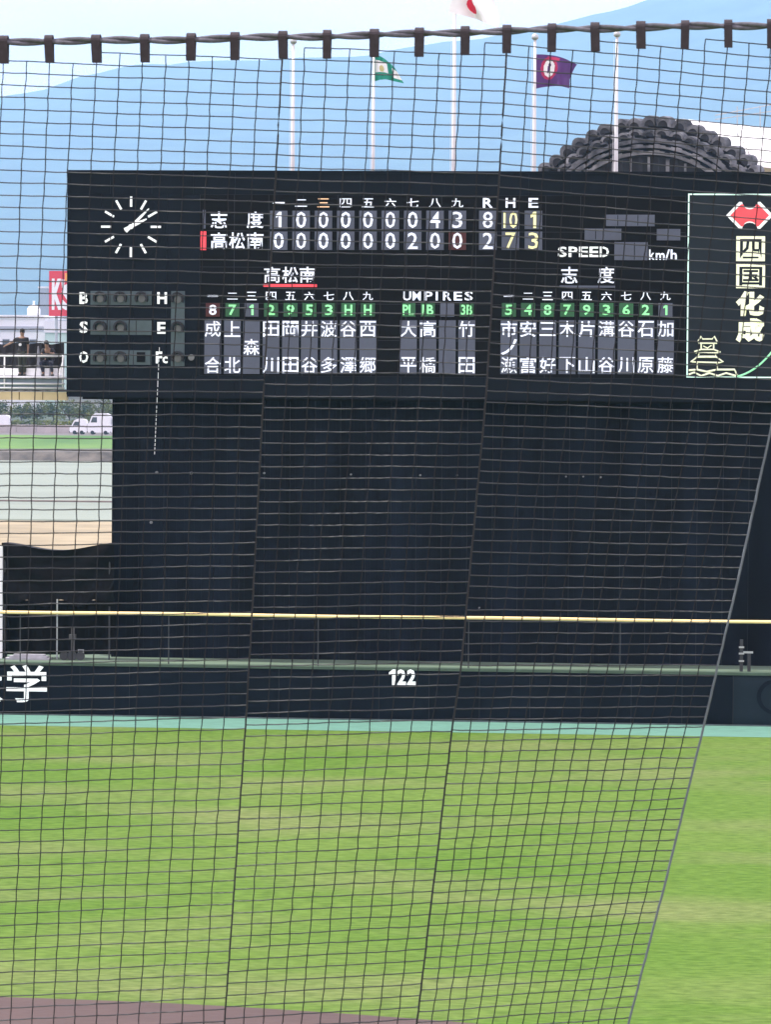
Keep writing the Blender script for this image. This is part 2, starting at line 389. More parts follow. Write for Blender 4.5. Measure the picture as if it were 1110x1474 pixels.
# ball / strike / out lamp boxes
def lampbox(x0, y0, x1, y1, lamps, divs):
    a, b, c, d = rect(x0, y0, x1, y1, YB)
    bx = part('lamp_box', MB().box(a, b, YB - .05, YB - .006, c, d), M_lampbox, sb, loc=((a + b) / 2, YB, (c + d) / 2))
    for (px, py) in lamps:
        p = at(px, py, YB - .1)
        hood = MB(); N_ = 14
        for k in range(N_):
            t0, t1 = math.radians(-35 + 250 * k / N_), math.radians(-35 + 250 * (k + 1) / N_)
            for ra, rb in ((.17, .245),):
                i = len(hood.v)
                for t in (t0, t1):
                    cs, sn = math.cos(t), math.sin(t)
                    hood.v += [(p.x + ra * cs, YB - .30, p.z + ra * sn), (p.x + rb * cs, YB - .30, p.z + rb * sn), (p.x + ra * cs, YB - .052, p.z + ra * sn), (p.x + rb * cs, YB - .052, p.z + rb * sn)]
                for q in ((0, 1, 5, 4), (1, 3, 7, 5), (2, 0, 4, 6), (3, 2, 6, 7)): hood.f.append(tuple(i + z for z in q)); hood.m.append(0)
        part('lamp_hood', hood, M_frame, bx)
        part('lamp_lens', MB().disc((p.x, p.z - .03), .135, YB - .10, YB - .055, 16), M_lens, bx)
    for px in divs:
        X = at(px, (y0 + y1) / 2, YB).x
        part('divider', MB().box(X - .012, X + .012, YB - .07, YB - .052, c + .01, d - .01), M_frame, bx)
    return bx
lampbox(130, 419, 218, 439, [(143.5, 429), (173, 429), (203.5, 429)], (158, 188))
lampbox(130, 461, 218, 482, [(143.5, 471), (173, 471)], (158, 196))
lb = lampbox(130, 504, 218, 525, [(143.5, 515), (173, 515)], (158, 192))
a, b, c, d = rect(197, 507, 209, 521, YB); part('socket', MB().box(a, b, YB - .09, YB - .053, c, d), M_screen, lb)
lampbox(246, 419, 265.5, 527, [(255.5, 430), (255.5, 472), (255.5, 515)], ())
a, b, c, d = rect(271, 508, 280, 521, YB); part('small_lamp', MB().disc(((a + b) / 2, (c + d) / 2), .12, YB - .1, YB - .01, 12), M_lens, sb)
for s, x0, x1, yc in (('B', 114, 126, 429), ('S', 114, 126, 471), ('O', 113.5, 126.5, 514), ('H', 226, 240, 429), ('E', 226, 238, 472), ('F', 224, 233, 514.5), ('c', 233.5, 241, 518)):
    hgt = 8.5 if s != 'c' else 5
    text(s, x0, yc - hgt, x1, yc + hgt, YB - .03, M_white, sb, bold=.03)
# linescore
cols = [401, 433.3, 465.5, 497.6, 529.8, 562, 594.2, 626.4, 658.6, 702.5, 735.2, 768.3]
tile_cache = {}
def tile(xc, yc, w, h, m, name='score_tile'):
    a, b, c, d = rect(xc - w / 2, yc - h / 2, xc + w / 2, yc + h / 2, YB)
    key = (w, h, m.name)
    if key not in tile_cache: tile_cache[key] = MB().box(-(b - a) / 2, (b - a) / 2, -.02, .02, -(d - c) / 2, (d - c) / 2).mesh(name, m)
    return put(name, tile_cache[key], sb, ((a + b) / 2, YB - .002, (c + d) / 2))
HK = '一二三四五六七八九'
def header(ch, xc, yc, w=15, h=12, m=M_lit):
    if ch == '一': text(ch, xc - w / 2, yc - 1.2, xc + w / 2, yc + 1.2, YB - .02, m, sb, 'heading', .0)
    elif ch == '二': text(ch, xc - w / 2, yc - h * .38, xc + w / 2, yc + h * .42, YB - .02, m, sb, 'heading', .0)
    else: text(ch, xc - w / 2, yc - h / 2, xc + w / 2, yc + h / 2, YB - .02, m, sb, 'heading', .008)
M_orange = mat('lit_orange', (.8, .5, .3), .5, .03, 4, emis=(1, .6, .35), es=.35)
for k, ch in enumerate(HK): header(ch, cols[k], 292, 17, 13, M_orange if k == 2 else M_lit)
for ch, xc in zip('RHE', cols[9:]): text(ch, xc - 7, 285, xc + 7, 299, YB - .02, M_lit, sb, 'heading', .02)
rows = [(['1', '0', '0', '0', '0', '0', '0', '4', '3', '8', '10', '1'], 316.5), (['0', '0', '0', '0', '0', '0', '2', '0', '0', '2', '7', '3'], 346.5)]
for ri, (vals, yc) in enumerate(rows):
    for k, v in enumerate(vals):
        red = ri == 1 and k == 8
        t = tile(cols[k], yc, 25, 26.5, M_tilered if red else M_tile)
        m = M_lity if k > 9 else M_lit
        w = 8 if v == '1' else (20 if v == '10' else 14.5)
        text(v, cols[k] - w / 2, yc - 11.8, cols[k] + w / 2, yc + 11.8, YB - .035, m, t, 'digit', .006)
def word(s, boxes, y0, y1, m=M_lit, name='team_character', parent=None, Y=None, bold=.012):
    for ch, (a, b) in zip(s, boxes): text(ch, a, y0, b, y1, Y or YB - .02, m, parent or sb, name, bold)
word('志度', [(303, 327), (355, 379)], 304.5, 328.5)
word('高松南', [(303, 327), (329.5, 352.5), (355, 379)], 334.5, 358.5)
a, b, c, d = rect(291.5, 302, 295.5, 329, YB); part('team_bar', MB().box(a, b, YB - .02, YB + .015, c, d), M_tile, sb)
a, b, c, d = rect(288.5, 333, 296.5, 360, YB); part('team_bar', MB().box(a, b, YB - .02, YB + .015, c, d), M_litr, sb)
word('高松南', [(380, 403), (406, 429), (431, 454)], 384, 407)
a, b, c, d = rect(379, 409, 456, 413, YB); part('underline', MB().box(a, b, YB - .02, YB + .015, c, d), M_litr, sb)
word('志度', [(808, 832), (861, 885)], 384, 408)
a, b, c, d = rect(806, 411, 886, 414, YB); part('underline', MB().box(a, b, YB - .02, YB + .015, c, d), M_tile, sb)
# blank counters, SPEED, km/h
for (x0, y0, x1, y1, dv) in ((873, 309, 943, 325.5, (890, 919)), (842, 329, 895, 345.5, (858,)), (946, 329.5, 980, 346, ()), (885, 348.5, 933, 374.5, (914,))):
    t = tile((x0 + x1) / 2, (y0 + y1) / 2, x1 - x0, y1 - y0, M_tile, 'blank_tile')
    for q in dv:
        X = at(q, y0, YB).x; Za, Zb = at(q, y1, YB).z, at(q, y0, YB).z
        part('divider', MB().box(X - .012, X + .012, YB - .032, YB - .024, Za + .02, Zb - .02), M_screen, t)
for ch, x0 in zip('SPEED', (803.5, 819, 834, 849, 864)): text(ch, x0, 355, x0 + 13, 370, YB - .02, M_white, sb, 'heading', .025)
for ch, x0, w, y0 in (('k', 935, 8, 359), ('m', 944.5, 13, 364), ('/', 958, 7, 359), ('h', 966, 9, 359)): text(ch, x0, y0, x0 + w, 374, YB - .02, M_lit, sb, 'heading', .02)
# line-ups
def lineup(xs, nums, names, heads, m_first=None):
    for k, xc in enumerate(xs):
        if heads: header(heads[k], xc, 426, 15, 12)
        v = nums[k]
        mt_ = M_tilegreen if (v and v not in '1') else M_tile
        t = tile(xc, 446, 20, 19.5, M_tilered if v == '8' and k == 0 and m_first else mt_)
        if v:
            w = 6 if v == '1' else (16 if len(v) > 1 or ord(v) > 255 else 11)
            text(v, xc - w / 2, 438.5, xc + w / 2, 453.5, YB - .035, m_first if (k == 0 and m_first) else M_litg, t, 'digit', .02)
        t = tile(xc, 499.7, 24, 77, M_tile, 'name_tile')
        for q, ch in enumerate(names[k]):
            if ch != '_':
                yc = (473.5, 499.5, 525.5)[q]
                h2 = 11.5 if ch not in '三' else 10
                text(ch, xc - 11.5, yc - h2, xc + 11.5, yc + h2, YB - .035, M_lit, t, 'name_character', .008)
lineup([306, 334.3, 361.8, 390, 418, 445.3, 473.3, 501.4, 529.5], ['8', '7', '1', '2', '9', '5', '3', 'H', 'H'],
       ['成_合', '上_北', '_森_', '田_川', '岡_田', '井_谷', '波_多', '谷_澤', '西_郷'], HK, M_lit)
lineup([588, 616, 644, 672], ['PL', '1B', '', '3B'], ['大_平', '高_橋', '___', '竹_田'], None)
lineup([733, 760.5, 788.7, 817, 845, 873.5, 902, 930, 958.5], ['5', '4', '8', '7', '9', '3', '6', '2', '1'],
       ['市ノ瀬', '安_富', '三_好', '木_下', '片_山', '溝_谷', '谷_川', '石_原', '加_藤'], HK)
for ch, x0 in zip('UMPIRES', (580, 594, 611, 627.5, 638, 653.5, 669)):
    text(ch, x0, 419.5, x0 + (3 if ch == 'I' else 12), 432.5, YB - .02, M_lit, sb, 'heading', .02)
# sponsor panel
M_spons = mat('sponsor_panel_grey', lin(31, 38, 44), .5, .08, .8, stretch=(2, 1, .4), spec=.12)
M_line = mat('sponsor_line', (.6, .85, .75), .5, .03, 3, emis=(.6, .9, .8), es=.4)
M_cream = mat('sponsor_cream', (.8, .82, .62), .5, .08, 5, emis=(.85, .9, .6), es=.3)
M_red = mat('sponsor_red', (.62, .05, .06), .5, .05, 3, emis=(.8, .08, .1), es=.35)
a, b, c, d = rect(990, 279, 1172, 544, YB)
sp = part('sponsor_panel', MB().box(a, b, YB - .03, YB + .05, c, d), M_spons, sb, loc=((a + b) / 2, YB, (c + d) / 2))
ln = MB().box(a, b, YB - .045, YB - .032, d - .05, d).box(a, b, YB - .045, YB - .032, c, c + .045)
ln.box(a, a + .05, YB - .045, YB - .032, c + .045, d - .05).box(b - .05, b, YB - .045, YB - .032, c + .045, d - .05)
part('border_line', ln, M_line, sp)
def emblem(m, k, yo):
    P = []
    def q(x, y): p = at(1080 + (x - 1080) * k, 310 + (y - 310) * k, YB); P.append((p.x, p.z))
    q(1046, 310); q(1065, 290.5)
    for t in range(9): th = math.pi * t / 8; q(1080 - 11 * math.cos(th), 291 + 8.5 * math.sin(th))
    q(1095, 290.5); q(1114, 310); q(1095, 329.5)
    for t in range(9): th = math.pi * t / 8; q(1080 + 11 * math.cos(th), 329 - 8.5 * math.sin(th))
    q(1065, 329.5)
    return MB().poly(P, YB - yo, YB - .032)
part('emblem_border', emblem(M_white, 1.0, .05), M_white, sp); part('emblem', emblem(M_red, .82, .062), M_red, sp)
sq = MB()
for y0, y1 in ((340, 376), (380, 415)):
    A, B, Cc, D = rect(1060.5, y0, 1102, y1, YB); o = part('character_plate', MB().box(A, B, YB - .05, YB - .032, Cc, D), M_cream, sp)
text('四', 1066, 344, 1097, 372, YB - .052, M_spons, sp, bold=.02, depth=.2)
text('国', 1065, 384, 1098, 411, YB - .052, M_spons, sp, bold=.02, depth=.2)
text('化', 1060, 419, 1101, 455, YB - .05, M_cream, sp, bold=.05)
text('成', 1060, 458, 1101, 493, YB - .05, M_cream, sp, bold=.05)
# castle drawing in light tube
cas = MB()
def st(pts, r=.028, Y=YB - .06):
    cas.tube([at(x, y, Y) for x, y in pts], r, 6)
st([(1005, 492), (1010, 484), (1012, 488), (1026, 488), (1029, 484), (1033, 492)]); st([(1006, 494), (1033, 494)])
st([(1010, 494), (1010, 503)]); st([(1028, 494), (1028, 503)]); st([(1013, 498), (1019, 501), (1025, 497)], .022)
st([(1000, 506), (1010, 503), (1028, 503), (1038, 507)]); st([(1002, 508), (1036, 508)]); st([(1008, 508), (1004, 513), (1032, 513), (1030, 508)])
st([(995, 521), (1004, 514), (1032, 514), (1042, 521), (1036, 522)]); st([(997, 521), (1036, 522)])
st([(1004, 522), (1004, 532)]); st([(1033, 522), (1033, 532)])
st([(992, 533), (1004, 532), (1018, 535), (1033, 532), (1058, 532), (1062, 540)], .035)
st([(992, 539), (1000, 536), (1010, 541), (1022, 537), (1034, 541), (1046, 537), (1060, 541)], .035)
part('castle_drawing', cas, M_cream, sp)
cv = MB(); cv.tube([at(1062 + 0 + t * 82, 542 - 22 * t - 66 * t ** 2.2, YB - .06) for t in [k / 14 for k in range(15)]], .035, 6)
part('curved_line', cv, mat('line_green', (.3, .7, .4), .5, .03, 3, emis=(.3, .8, .45), es=.35), sp)
# hanging marker cord from the lamp boxes
cord = MB()
yy = 500
while yy < 655:
    p = at(229 - (yy - 500) * .045, yy, YB - .2); q = at(229 - (yy + 4 - 500) * .045, yy + (9 if yy < 575 else 4), YB - .2)
    cord.tube([p, q], .014, 5); yy += 12 if yy < 575 else 6
part('hanging_cord', cord, M_whitep, sb)

# ================================================================== OUTFIELD WALL
fx0, fx1 = rect(0, 945, 1, 1030, YF)[0] - 34, rect(1110, 945, 1111, 1030, YF)[0] + 40
FZ = at(555, 953, YF).z
ow = thing('outfield_wall', 'low navy padded outfield wall marked 122 with a green top', 'wall', ((fx0 + fx1) / 2, YF, 0))
px_ = fx0; pw = 1.83; cnt = 0
gx = at(1056, 1000, YF).x
edges = [gx - pw * k for k in range(78, 0, -1)] + [gx + pw * k for k in range(0, 24)]
edges = [e for e in edges if e > fx0]
for a, b in zip(edges, edges[1:]):
    mb = MB(); green = a > gx - .1
    z1 = FZ - .30
    y_ = YF + random.uniform(-.006, .006)
    # padded front with soft bulged edges
    mb.grid(lambda u, v: (a + .012 + (b - a - .024) * u, y_ + .05 - .05 * min(1, 14 * min(u, 1 - u)) ** .5 * min(1, 8 * min(v, 1 - v)) ** .5, .03 + (z1 - .03) * v), 12, 8)
    o = part('wall_pad', mb, M_pad2 if green else M_pad, ow, True)
part('wall_core', MB().box(edges[0], edges[-1], YF + .06, YF + .5, 0, FZ - .30), M_frame, ow)
part('wall_cap', MB().box(edges[0], edges[-1], YF - .03, YF + .58, FZ - .295, FZ - .20), mat('wall_cap_green', (.075, .11, .08), .95, .15, 1.2, spec=.05), ow)
part('base_shade_strip', MB().box(edges[0], edges[-1], YF - .16, YF - .004, .005, .045), mat('base_shade_grey', (.075, .10, .10), .9, .3, 1.5), ow)  # dark strip added in place of the wall's contact shadow
for ch, x0, x1 in (('大', -58, 3), ('学', 8.5, 67)): text(ch, x0, 957, x1, 1011, YF - .03, M_white, ow, 'painted_character', .014)
for ch, x0, x1 in (('1', 560, 569.5), ('2', 572, 584.5), ('2', 586, 598.5)): text(ch, x0, 963.5, x1, 986, YF - .03, M_white, ow, 'painted_digit', .04)
p = at(1101, 1003, YF - .03)
ring = MB()
for k in range(20):
    t0, t1 = math.radians(60 + 12 * k), math.radians(60 + 12 * (k + 1))
    ring.poly([(p.x + .5 + r_ * math.cos(t), p.z + r_ * math.sin(t) * .85) for r_, t in ((.62, t0), (.62, t1), (.78, t1), (.78, t0))], YF - .035, YF - .012)
part('painted_ring', ring, M_pad, ow)
# rail along the top of the wall
Zr = at(555, 888, YF + .3).z
rl = thing('safety_rail', 'long cream yellow rail on thin dark posts above the outfield wall', 'rail', ((fx0 + fx1) / 2, YF + .3, FZ - .2))
part('rail_tube', MB().tube([(edges[0] + (edges[-1] - edges[0]) * k / 40, YF + .3, Zr + .012 * math.sin(k * 1.3)) for k in range(41)], .06, 10), M_yellow, rl, True)
for k in range(0, len(edges), 3):
    x = edges[k] + 1.4
    part('post', MB().tube([(x, YF + .3, FZ - .2), (x, YF + .3, Zr)], .022, 6), M_dark, rl)
# gate hardware to the right
gl = thing('latch_stand', 'small dark latch post with pale brackets on the wall at the right edge', 'bracket', at(1068, 958, YF + .8))
px0 = at(1068, 935, YF + .8)
part('post', MB().box(px0.x - .06, px0.x + .06, YF + .75, YF + .85, ZL, ZL + 1.15), M_dark, gl)
for zz in (.35, .62, .85): part('hinge', MB().box(px0.x - .09, px0.x + .1, YF + .7, YF + .745, ZL + zz, ZL + zz + .06), M_steel, gl)
part('arm', MB().box(px0.x + .07, px0.x + .42, YF + .76, YF + .82, ZL + .66, ZL + .73), M_steel, gl)
part('foot', MB().box(px0.x + .22, px0.x + .34, YF + .76, YF + .84, ZL, ZL + .64), M_dark, gl)

# ================================================================== TARP-COVERED FRAME
M_tarp = mat('black_tarp', (.0025, .0025, .003), .6, .3, 1.2, .2, spec=.08)
YT = 152.3
t0 = at(80, 940, YT)
tf = thing('tarp_covered_frame', 'black tarp sagging over a frame left of the navy backdrop wall', 'covered frame', (t0.x, YT, ZL))
def tarp(u, v):
    x = 3 + 161.5 * u; top = 781 + 11 * math.sin(math.pi * u) ** 1.5
    bot = 868 + 5 * math.sin(u * 21)
    p = at(x, top + (bot - top) * v, YT)
    sag = .18 * math.sin(math.pi * u) * math.exp(-((v - .45) / .3) ** 2) + .08 * math.sin(9 * v + 5 * (u - .5) ** 2 * 4) + .05 * math.sin(u * 34 + v * 4) * v + .04 * mnoise.noise(Vector((u * 8, v * 5, 1)))
    return (p.x, YT - .1 + sag, p.z)
part('tarp', MB().grid(tarp, 44, 26), M_tarp, tf, True)
def tarp2(u, v):
    p = at(5 + 161 * u, 864 + 78 * v, YT + .9); return (p.x, YT + .9 + .06 * math.sin(u * 40) + .03 * math.sin(v * 8 + u * 9), max(p.z, ZL))
part('back_curtain', MB().grid(tarp2, 60, 8), M_tarp, tf, True)
ztop = at(80, 783, YT).z
def tarptop(u, v):
    x = 3 + 161.5 * u; top = 781 + 11 * math.sin(math.pi * u) ** 1.5; p = at(x, top, YT); a_ = tarp(u, 0)
    return (p.x, a_[1] + (YT + .95 - a_[1]) * v, p.z - .02 * v)
part('top_sheet', MB().grid(tarptop, 30, 4), M_tarp, tf, True)
part('side_sheet', MB().grid(lambda u, v: (at(3, 860, YT).x + .02, YT - .05 + .95 * u, ZL + (ztop - ZL) * v), 4, 4), M_tarp, tf, True)
for px in (6, 157):
    x = at(px, 860, YT).x; part('leg', MB().tube([(x, YT, ZL), (x, YT, ztop - .03)], .03, 8), M_dark, tf)
x = at(83, 900, YT).x; part('middle_post', MB().tube([(x, YT - .2, ZL), (x, YT - .2, at(83, 862, YT).z)], .028, 8), M_steel, tf)
wb = MB()
a = at(12, 936, YT).x; b = at(76, 936, YT).x
single('white_board_stack', MB().box(a, b, YT - .8, YT - .3, ZL, ZL + .07).box(a + .15, b - .1, YT - .75, YT - .35, ZL + .075, ZL + .14).box(a + .3, b - .2, YT - .7, YT - .4, ZL + .145, ZL + .2), mat('grey_boards', (.33, .33, .36), .7, .2, 3),
       'low stack of pale grey boards on the ledge below the black tarp', 'boards', ((a + b) / 2, YT - .5, ZL))
p = at(104, 930, YT - .5)
tl = thing('wheeled_trolley', 'small dark upright trolley with wheels in front of the black tarp', 'trolley', (p.x, YT - .5, ZL))
part('upright', MB().box(p.x - .05, p.x + .07, YT - .55, YT - .45, ZL + .25, ZL + 1.2).box(p.x - .12, p.x + .12, YT - .6, YT - .42, ZL + .75, ZL + .95), mat('trolley_grey', (.07, .07, .075), .5, .2, 5), tl)
part('base', MB().box(p.x - .38, p.x + .1, YT - .6, YT - .4, ZL + .12, ZL + .22), M_steel, tl)
for dx in (-.3, 0, .32):
    part('wheel', MB().disc((p.x + dx, ZL + .16), .16 if dx else .18, YT - .68, YT - .60, 14), M_dark, tl)
part('handle', MB().tube([(p.x + .22, YT - .5, ZL + .05), (p.x + .22, YT - .5, ZL + .38), (p.x + .4, YT - .5, ZL + .38), (p.x + .4, YT - .5, ZL + .05)], .03, 6), M_steel, tl)
p = at(1, 860, YT - .2)
single('pale_post', MB().box(p.x - .13, p.x + .05, YT - .25, YT - .1, ZL, at(1, 786, YT).z), M_whitep, 'pale upright post at the left end of the black tarp', 'post', (p.x, YT - .2, ZL))

# ================================================================== FLAGPOLES
M_pole = mat('flagpole_white', (.62, .62, .61), .4, .05, 2)
YP = 158.0
FL_RED = mat('flag_red', (.70, .03, .07), .8, .06, 4); FL_WHITE = mat('flag_white', (.82, .82, .82), .8, .04, 4)
FL_GREEN = mat('flag_green', (.02, .27, .19), .8, .08, 4); FL_PURPLE = mat('flag_purple', (.095, .035, .16), .8, .10, 4)
FL_GOLD = mat('flag_gold', (.55, .50, .25), .8, .1, 4); FL_PINK = mat('flag_crimson', (.42, .03, .10), .8, .1, 4)
def flagpole(px, ptop, label, r=.085):
    b = at(px, 248, YP); t = at(px, ptop, YP)
    th = thing('flagpole', label, 'flagpole', (b.x, YP, ZL), 'flagpoles behind the scoreboard')
    part('pole', MB().tube([(b.x, YP, ZL), (b.x, YP, b.z), (b.x, YP, t.z)], [r * 1.3, r, r * .62], 12), M_pole, th, True)
    part('finial', MB().tube([(b.x, YP, t.z), (b.x, YP, t.z + .06), (b.x, YP, t.z + .18), (b.x, YP, t.z + .26)], [.05, .13, .13, .03], 10), M_steel, th, True)
    part('halyard', MB().tube([(b.x - r * 1.6, YP - .05, ZL + 1.2), (b.x - r * 1.3, YP - .05, t.z - .1)], .008, 4), M_whitep, th)
    part('base_collar', MB().tube([(b.x, YP, ZL), (b.x, YP, ZL + .35)], r * 2.1, 12), M_steel, th)
    return th
def flag(parent, fn, pat, mats, nu=60, nv=40):
    part('flag', MB().grid(fn, nu, nv, pat), mats, parent, True)
flagpole(421, 64, 'white flagpole with no flag, leftmost of the row above the scoreboard')
fp = flagpole(537, 76, 'white flagpole flying a green and white flag above the scoreboard', .07)
def gf(u, v):     # drooping, folded at the fly end
    top = (538.5 + 30 * u, 78 + 20 * u ** 1.6); bot = (538.5 + 36 * u, 117 - 3 * math.sin(u * 3) + 4 * u ** 3)
    x = top[0] + (bot[0] - top[0]) * v + (5 * max(0, u - .72) * v); y = top[1] + (bot[1] - top[1]) * v
    p = at(x + 8 * max(0, u - .8) * 4 * (v > -1) * v, y, YP); return (p.x, YP + .22 * math.sin(u * 9 + v * 1.5) * u + .05 * math.sin(u * 22), p.z)
def gp(u, v):
    if u > .80: return 1 if .22 < v < .80 else 0
    if (u - .34) ** 2 / .012 + (v - .52) ** 2 / .02 < 1: return 2
    return 1 if (.06 < u < .60 and .20 < v < .68) else 0
flag(fp, gf, gp, [FL_GREEN, FL_WHITE, FL_GOLD])
fp = flagpole(653, -34, 'tallest white flagpole, flying a white flag with a red disc', .09)
def jf(u, v):
    x = 656 + 50 * u ** .9 - 3 * v + 12 * v * u; y = -34 + 16 * u + 52 * v + (6 * u * v)
    s = math.sin(u * 8.5 - v * 2.2 + .4)
    p = at(x + 2.5 * math.sin(v * 5 + u * 4), y, YP); return (p.x + .10 * s, YP + .33 * s * (.3 + u), p.z)
flag(fp, jf, lambda u, v: 0 if ((u - .42) * 1.35) ** 2 + (v - .62) ** 2 < .052 and (u - .62) ** 2 * 1.9 + (v - .42) ** 2 > .043 else 1, [FL_RED, FL_WHITE], 80, 60)
fp = flagpole(769, 58, 'white flagpole flying a dark purple flag with a pale crest')
def pf(u, v):
    top = (771 + 60 * u, 78.5 + 1 * math.sin(u * 3) * -2 + 14 * u ** 1.7); bot = (771 + 49 * u, 128 - 3.5 * math.sin(math.pi * u) - 1 * u)
    x = top[0] + (bot[0] - top[0]) * min(1, v * 1.6) ** .7 if u > .6 else top[0] + (bot[0] - top[0]) * v
    if u > .6: x = (top[0] + (bot[0] - top[0]) * v) * (1 - (u - .6) / .4) + x * (u - .6) / .4
    y = top[1] + (bot[1] - top[1]) * v
    p = at(x, y, YP); return (p.x, YP + .28 * math.sin(u * 8 - v * 1.2) * u, p.z)
def pp(u, v):
    du, dv = u - .36, v - .42
    e = (du / .145) ** 2 + (dv / .27) ** 2; ei = ((du + .01 + dv * .12) / .035) ** 2 + ((dv + .02) / .17) ** 2
    if e < 1 and ei > 1: return 1
    if (du / .22) ** 2 + (dv / .36) ** 2 < 1 and e >= 1: return 2
    if .05 < v < .14 + 0 and .3 < u < .6: return 2
    return 0
flag(fp, pf, pp, [FL_PURPLE, FL_WHITE, FL_PINK])
flagpole(887, 54, 'white flagpole with no flag, standing in front of the tiled arched roof')

# ================================================================== ARCHED ROOF HALL
YH = 262.0; HS = YH / FPX
M_tilegrey = mat('roof_tile_grey', (.015, .018, .025), .5, .45, 1.3, .5, col2=(.18, .19, .21), tone=0.35)  # wide tone range puts shadow and highlight into the tile colour
M_rooflight = mat('roof_sheet_pale', (.80, .80, .80), .5, .06, .4, .1)
M_hallshade = mat('hall_wall_shaded', (.010, .012, .018), .7, .4, .6, stretch=(3, 1, .2))  # near-black colour holds the shade of the hall interior and tile ends
hc = at(933, 172 + 202, YH); RH = 197 * HS
hall = thing('arched_hall', 'grey arched hall with scalloped tile edge and pale roof behind the scoreboard', 'building', (hc.x, YH, ZL))
AX = Vector((1.0, .45, -.055)); HL = 32
def arcp(t, r, k=0.0):      # t in degrees from the top
    a = math.radians(t); return Vector((hc.x + r * math.sin(a), YH, hc.z + r * math.cos(a))) + AX * k
nt_ = 21; T0 = 62
for k in range(nt_):
    t = -T0 + 2 * T0 * k / (nt_ - 1) + random.uniform(-.7, .7)
    for row, (rr, ww, dy) in enumerate(((RH - .30, .50, 0), (RH - .88, .47, -.3))):
        mb = MB(); c = arcp(t, rr + random.uniform(-.09, .09)); n_ = Vector((math.sin(math.radians(t)), 0, math.cos(math.radians(t)))); tg = Vector((n_.z, 0, -n_.x))
        prof_ = [(math.cos(math.pi * q / 8), math.sin(math.pi * q / 8)) for q in range(9)]
        prof_ = [(a_ * ww, b_ * (.68 if row == 0 else .42)) for a_, b_ in prof_]
        i = len(mb.v); L_ = 1.0 if row == 0 else .7
        for kk in (0, L_):
            for a_, b_ in prof_:
                mb.v.append(tuple(c + tg * a_ + n_ * b_ + Vector((0, dy, 0)) + Vector((AX.x * .5, AX.y, 0)) * kk * .8))
        for q in range(8): mb.f.append((i + q, i + q + 1, i + q + 10, i + q + 9)); mb.m.append(0)
        # front lip and recessed end, its shade put in by dark colour
        inn = [(a_ * .62, b_ * .55 + .04) for a_, b_ in prof_]
        j = len(mb.v)
        for a_, b_ in inn: mb.v.append(tuple(c + tg * a_ + n_ * b_ + Vector((0, dy, 0))))
        for a_, b_ in inn: mb.v.append(tuple(c + tg * a_ + n_ * b_ + Vector((0, dy + .06, 0))))
        for q in range(8):
            mb.f.append((i + q, j + q, j + q + 1, i + q + 1)); mb.m.append(0)
            mb.f.append((j + q, j + q + 9, j + q + 10, j + q + 1)); mb.m.append(0)
        mb.f.append(tuple(j + 9 + q for q in range(9))); mb.m.append(1)
        part('roof_tile', mb, [M_tilegrey, M_hallshade], hall)
# stepped bands under the tiles
for r1, r2, dy, m_ in ((RH - 1.0, RH - 1.28, -.25, M_tilegrey), (RH - 1.42, RH - 1.62, -.5, M_tilegrey), (RH - 1.78, RH - 2.02, -.2, M_tilegrey)):
    mb = MB(); ns = 44
    for k in range(ns):
        a0, a1 = -T0 + 2 * T0 * k / ns, -T0 + 2 * T0 * (k + 1) / ns; i = len(mb.v)
        w0 = .06 * math.sin(k * 1.7)
        for yy in (dy, .5):
            for t, r in ((a0, r2), (a1, r2), (a1, r1 + w0), (a0, r1 + w0)):
                p = arcp(t, r); mb.v.append((p.x, p.y + yy, p.z))
        for q in ((0, 1, 2, 3), (7, 6, 5, 4), (3, 2, 6, 7), (1, 0, 4, 5)): mb.f.append(tuple(i + z for z in q)); mb.m.append(0)
    part('eave_band', mb, m_, hall)
# front wall, slats
def disk_poly(r, z0, tmax):
    P = [];
    for k in range(31):
        t = -tmax + 2 * tmax * k / 30; p = arcp(t, r); P.append((p.x, p.z))
    P.append((arcp(tmax, r).x, z0)); P.append((arcp(-tmax, r).x, z0)); return P[::-1]
part('front_wall', MB().poly(disk_poly(RH - .12, ZL, 60), YH + .35, YH + 1.0), M_hallshade, hall)
for k in range(15):
    x = hc.x - 4.0 + 8.0 * k / 14; zt = hc.z + math.sqrt(max(.1, (RH - 2.15) ** 2 - (x - hc.x) ** 2))
    part('wall_slat', MB().box(x - .07, x + .07 + .08 * (k % 3 == 0), YH + .12, YH + .34, hc.z + 2.0, zt), M_tilegrey if k % 2 else M_hallshade, hall)
# barrel roof running off to the right behind the gable, in ribbed sheets
RA = Vector((.94, .34, 0)); RN = Vector((.34, -.94, 0)); RB = 11.0
cr0 = at(955, 171, YH + 9); crz = -.075
for k in range(12):
    k0, k1 = 1 + 31 * k / 12, 1 + 31 * (k + 1) / 12 - .06
    def rf(u, v):
        kk = k0 + (k1 - k0) * v; t = math.radians(-48 + 92 * u); r = RB + .10 * abs(math.sin(u * math.pi * 30))
        return cr0 + RA * kk + RN * (r * math.sin(t)) + Vector((0, 0, r * math.cos(t) - RB + crz * kk))
    part('roof_sheet', MB().grid(rf, 90, 1), M_rooflight, hall, True)
for kk in (1, 32):
    mb = MB(); ring_ = [cr0 + RA * kk + RN * (RB * .99 * math.sin(math.radians(-48 + 92 * q / 20))) + Vector((0, 0, RB * .99 * math.cos(math.radians(-48 + 92 * q / 20)) - RB + crz * kk)) for q in range(21)]
    mb.v = [tuple(p) for p in ring_] + [(ring_[-1].x, ring_[-1].y, ZL), (ring_[0].x, ring_[0].y, ZL)]; mb.f = [tuple(range(23))]; mb.m = [0]
    part('end_wall', mb, M_hallshade, hall)
wl = []
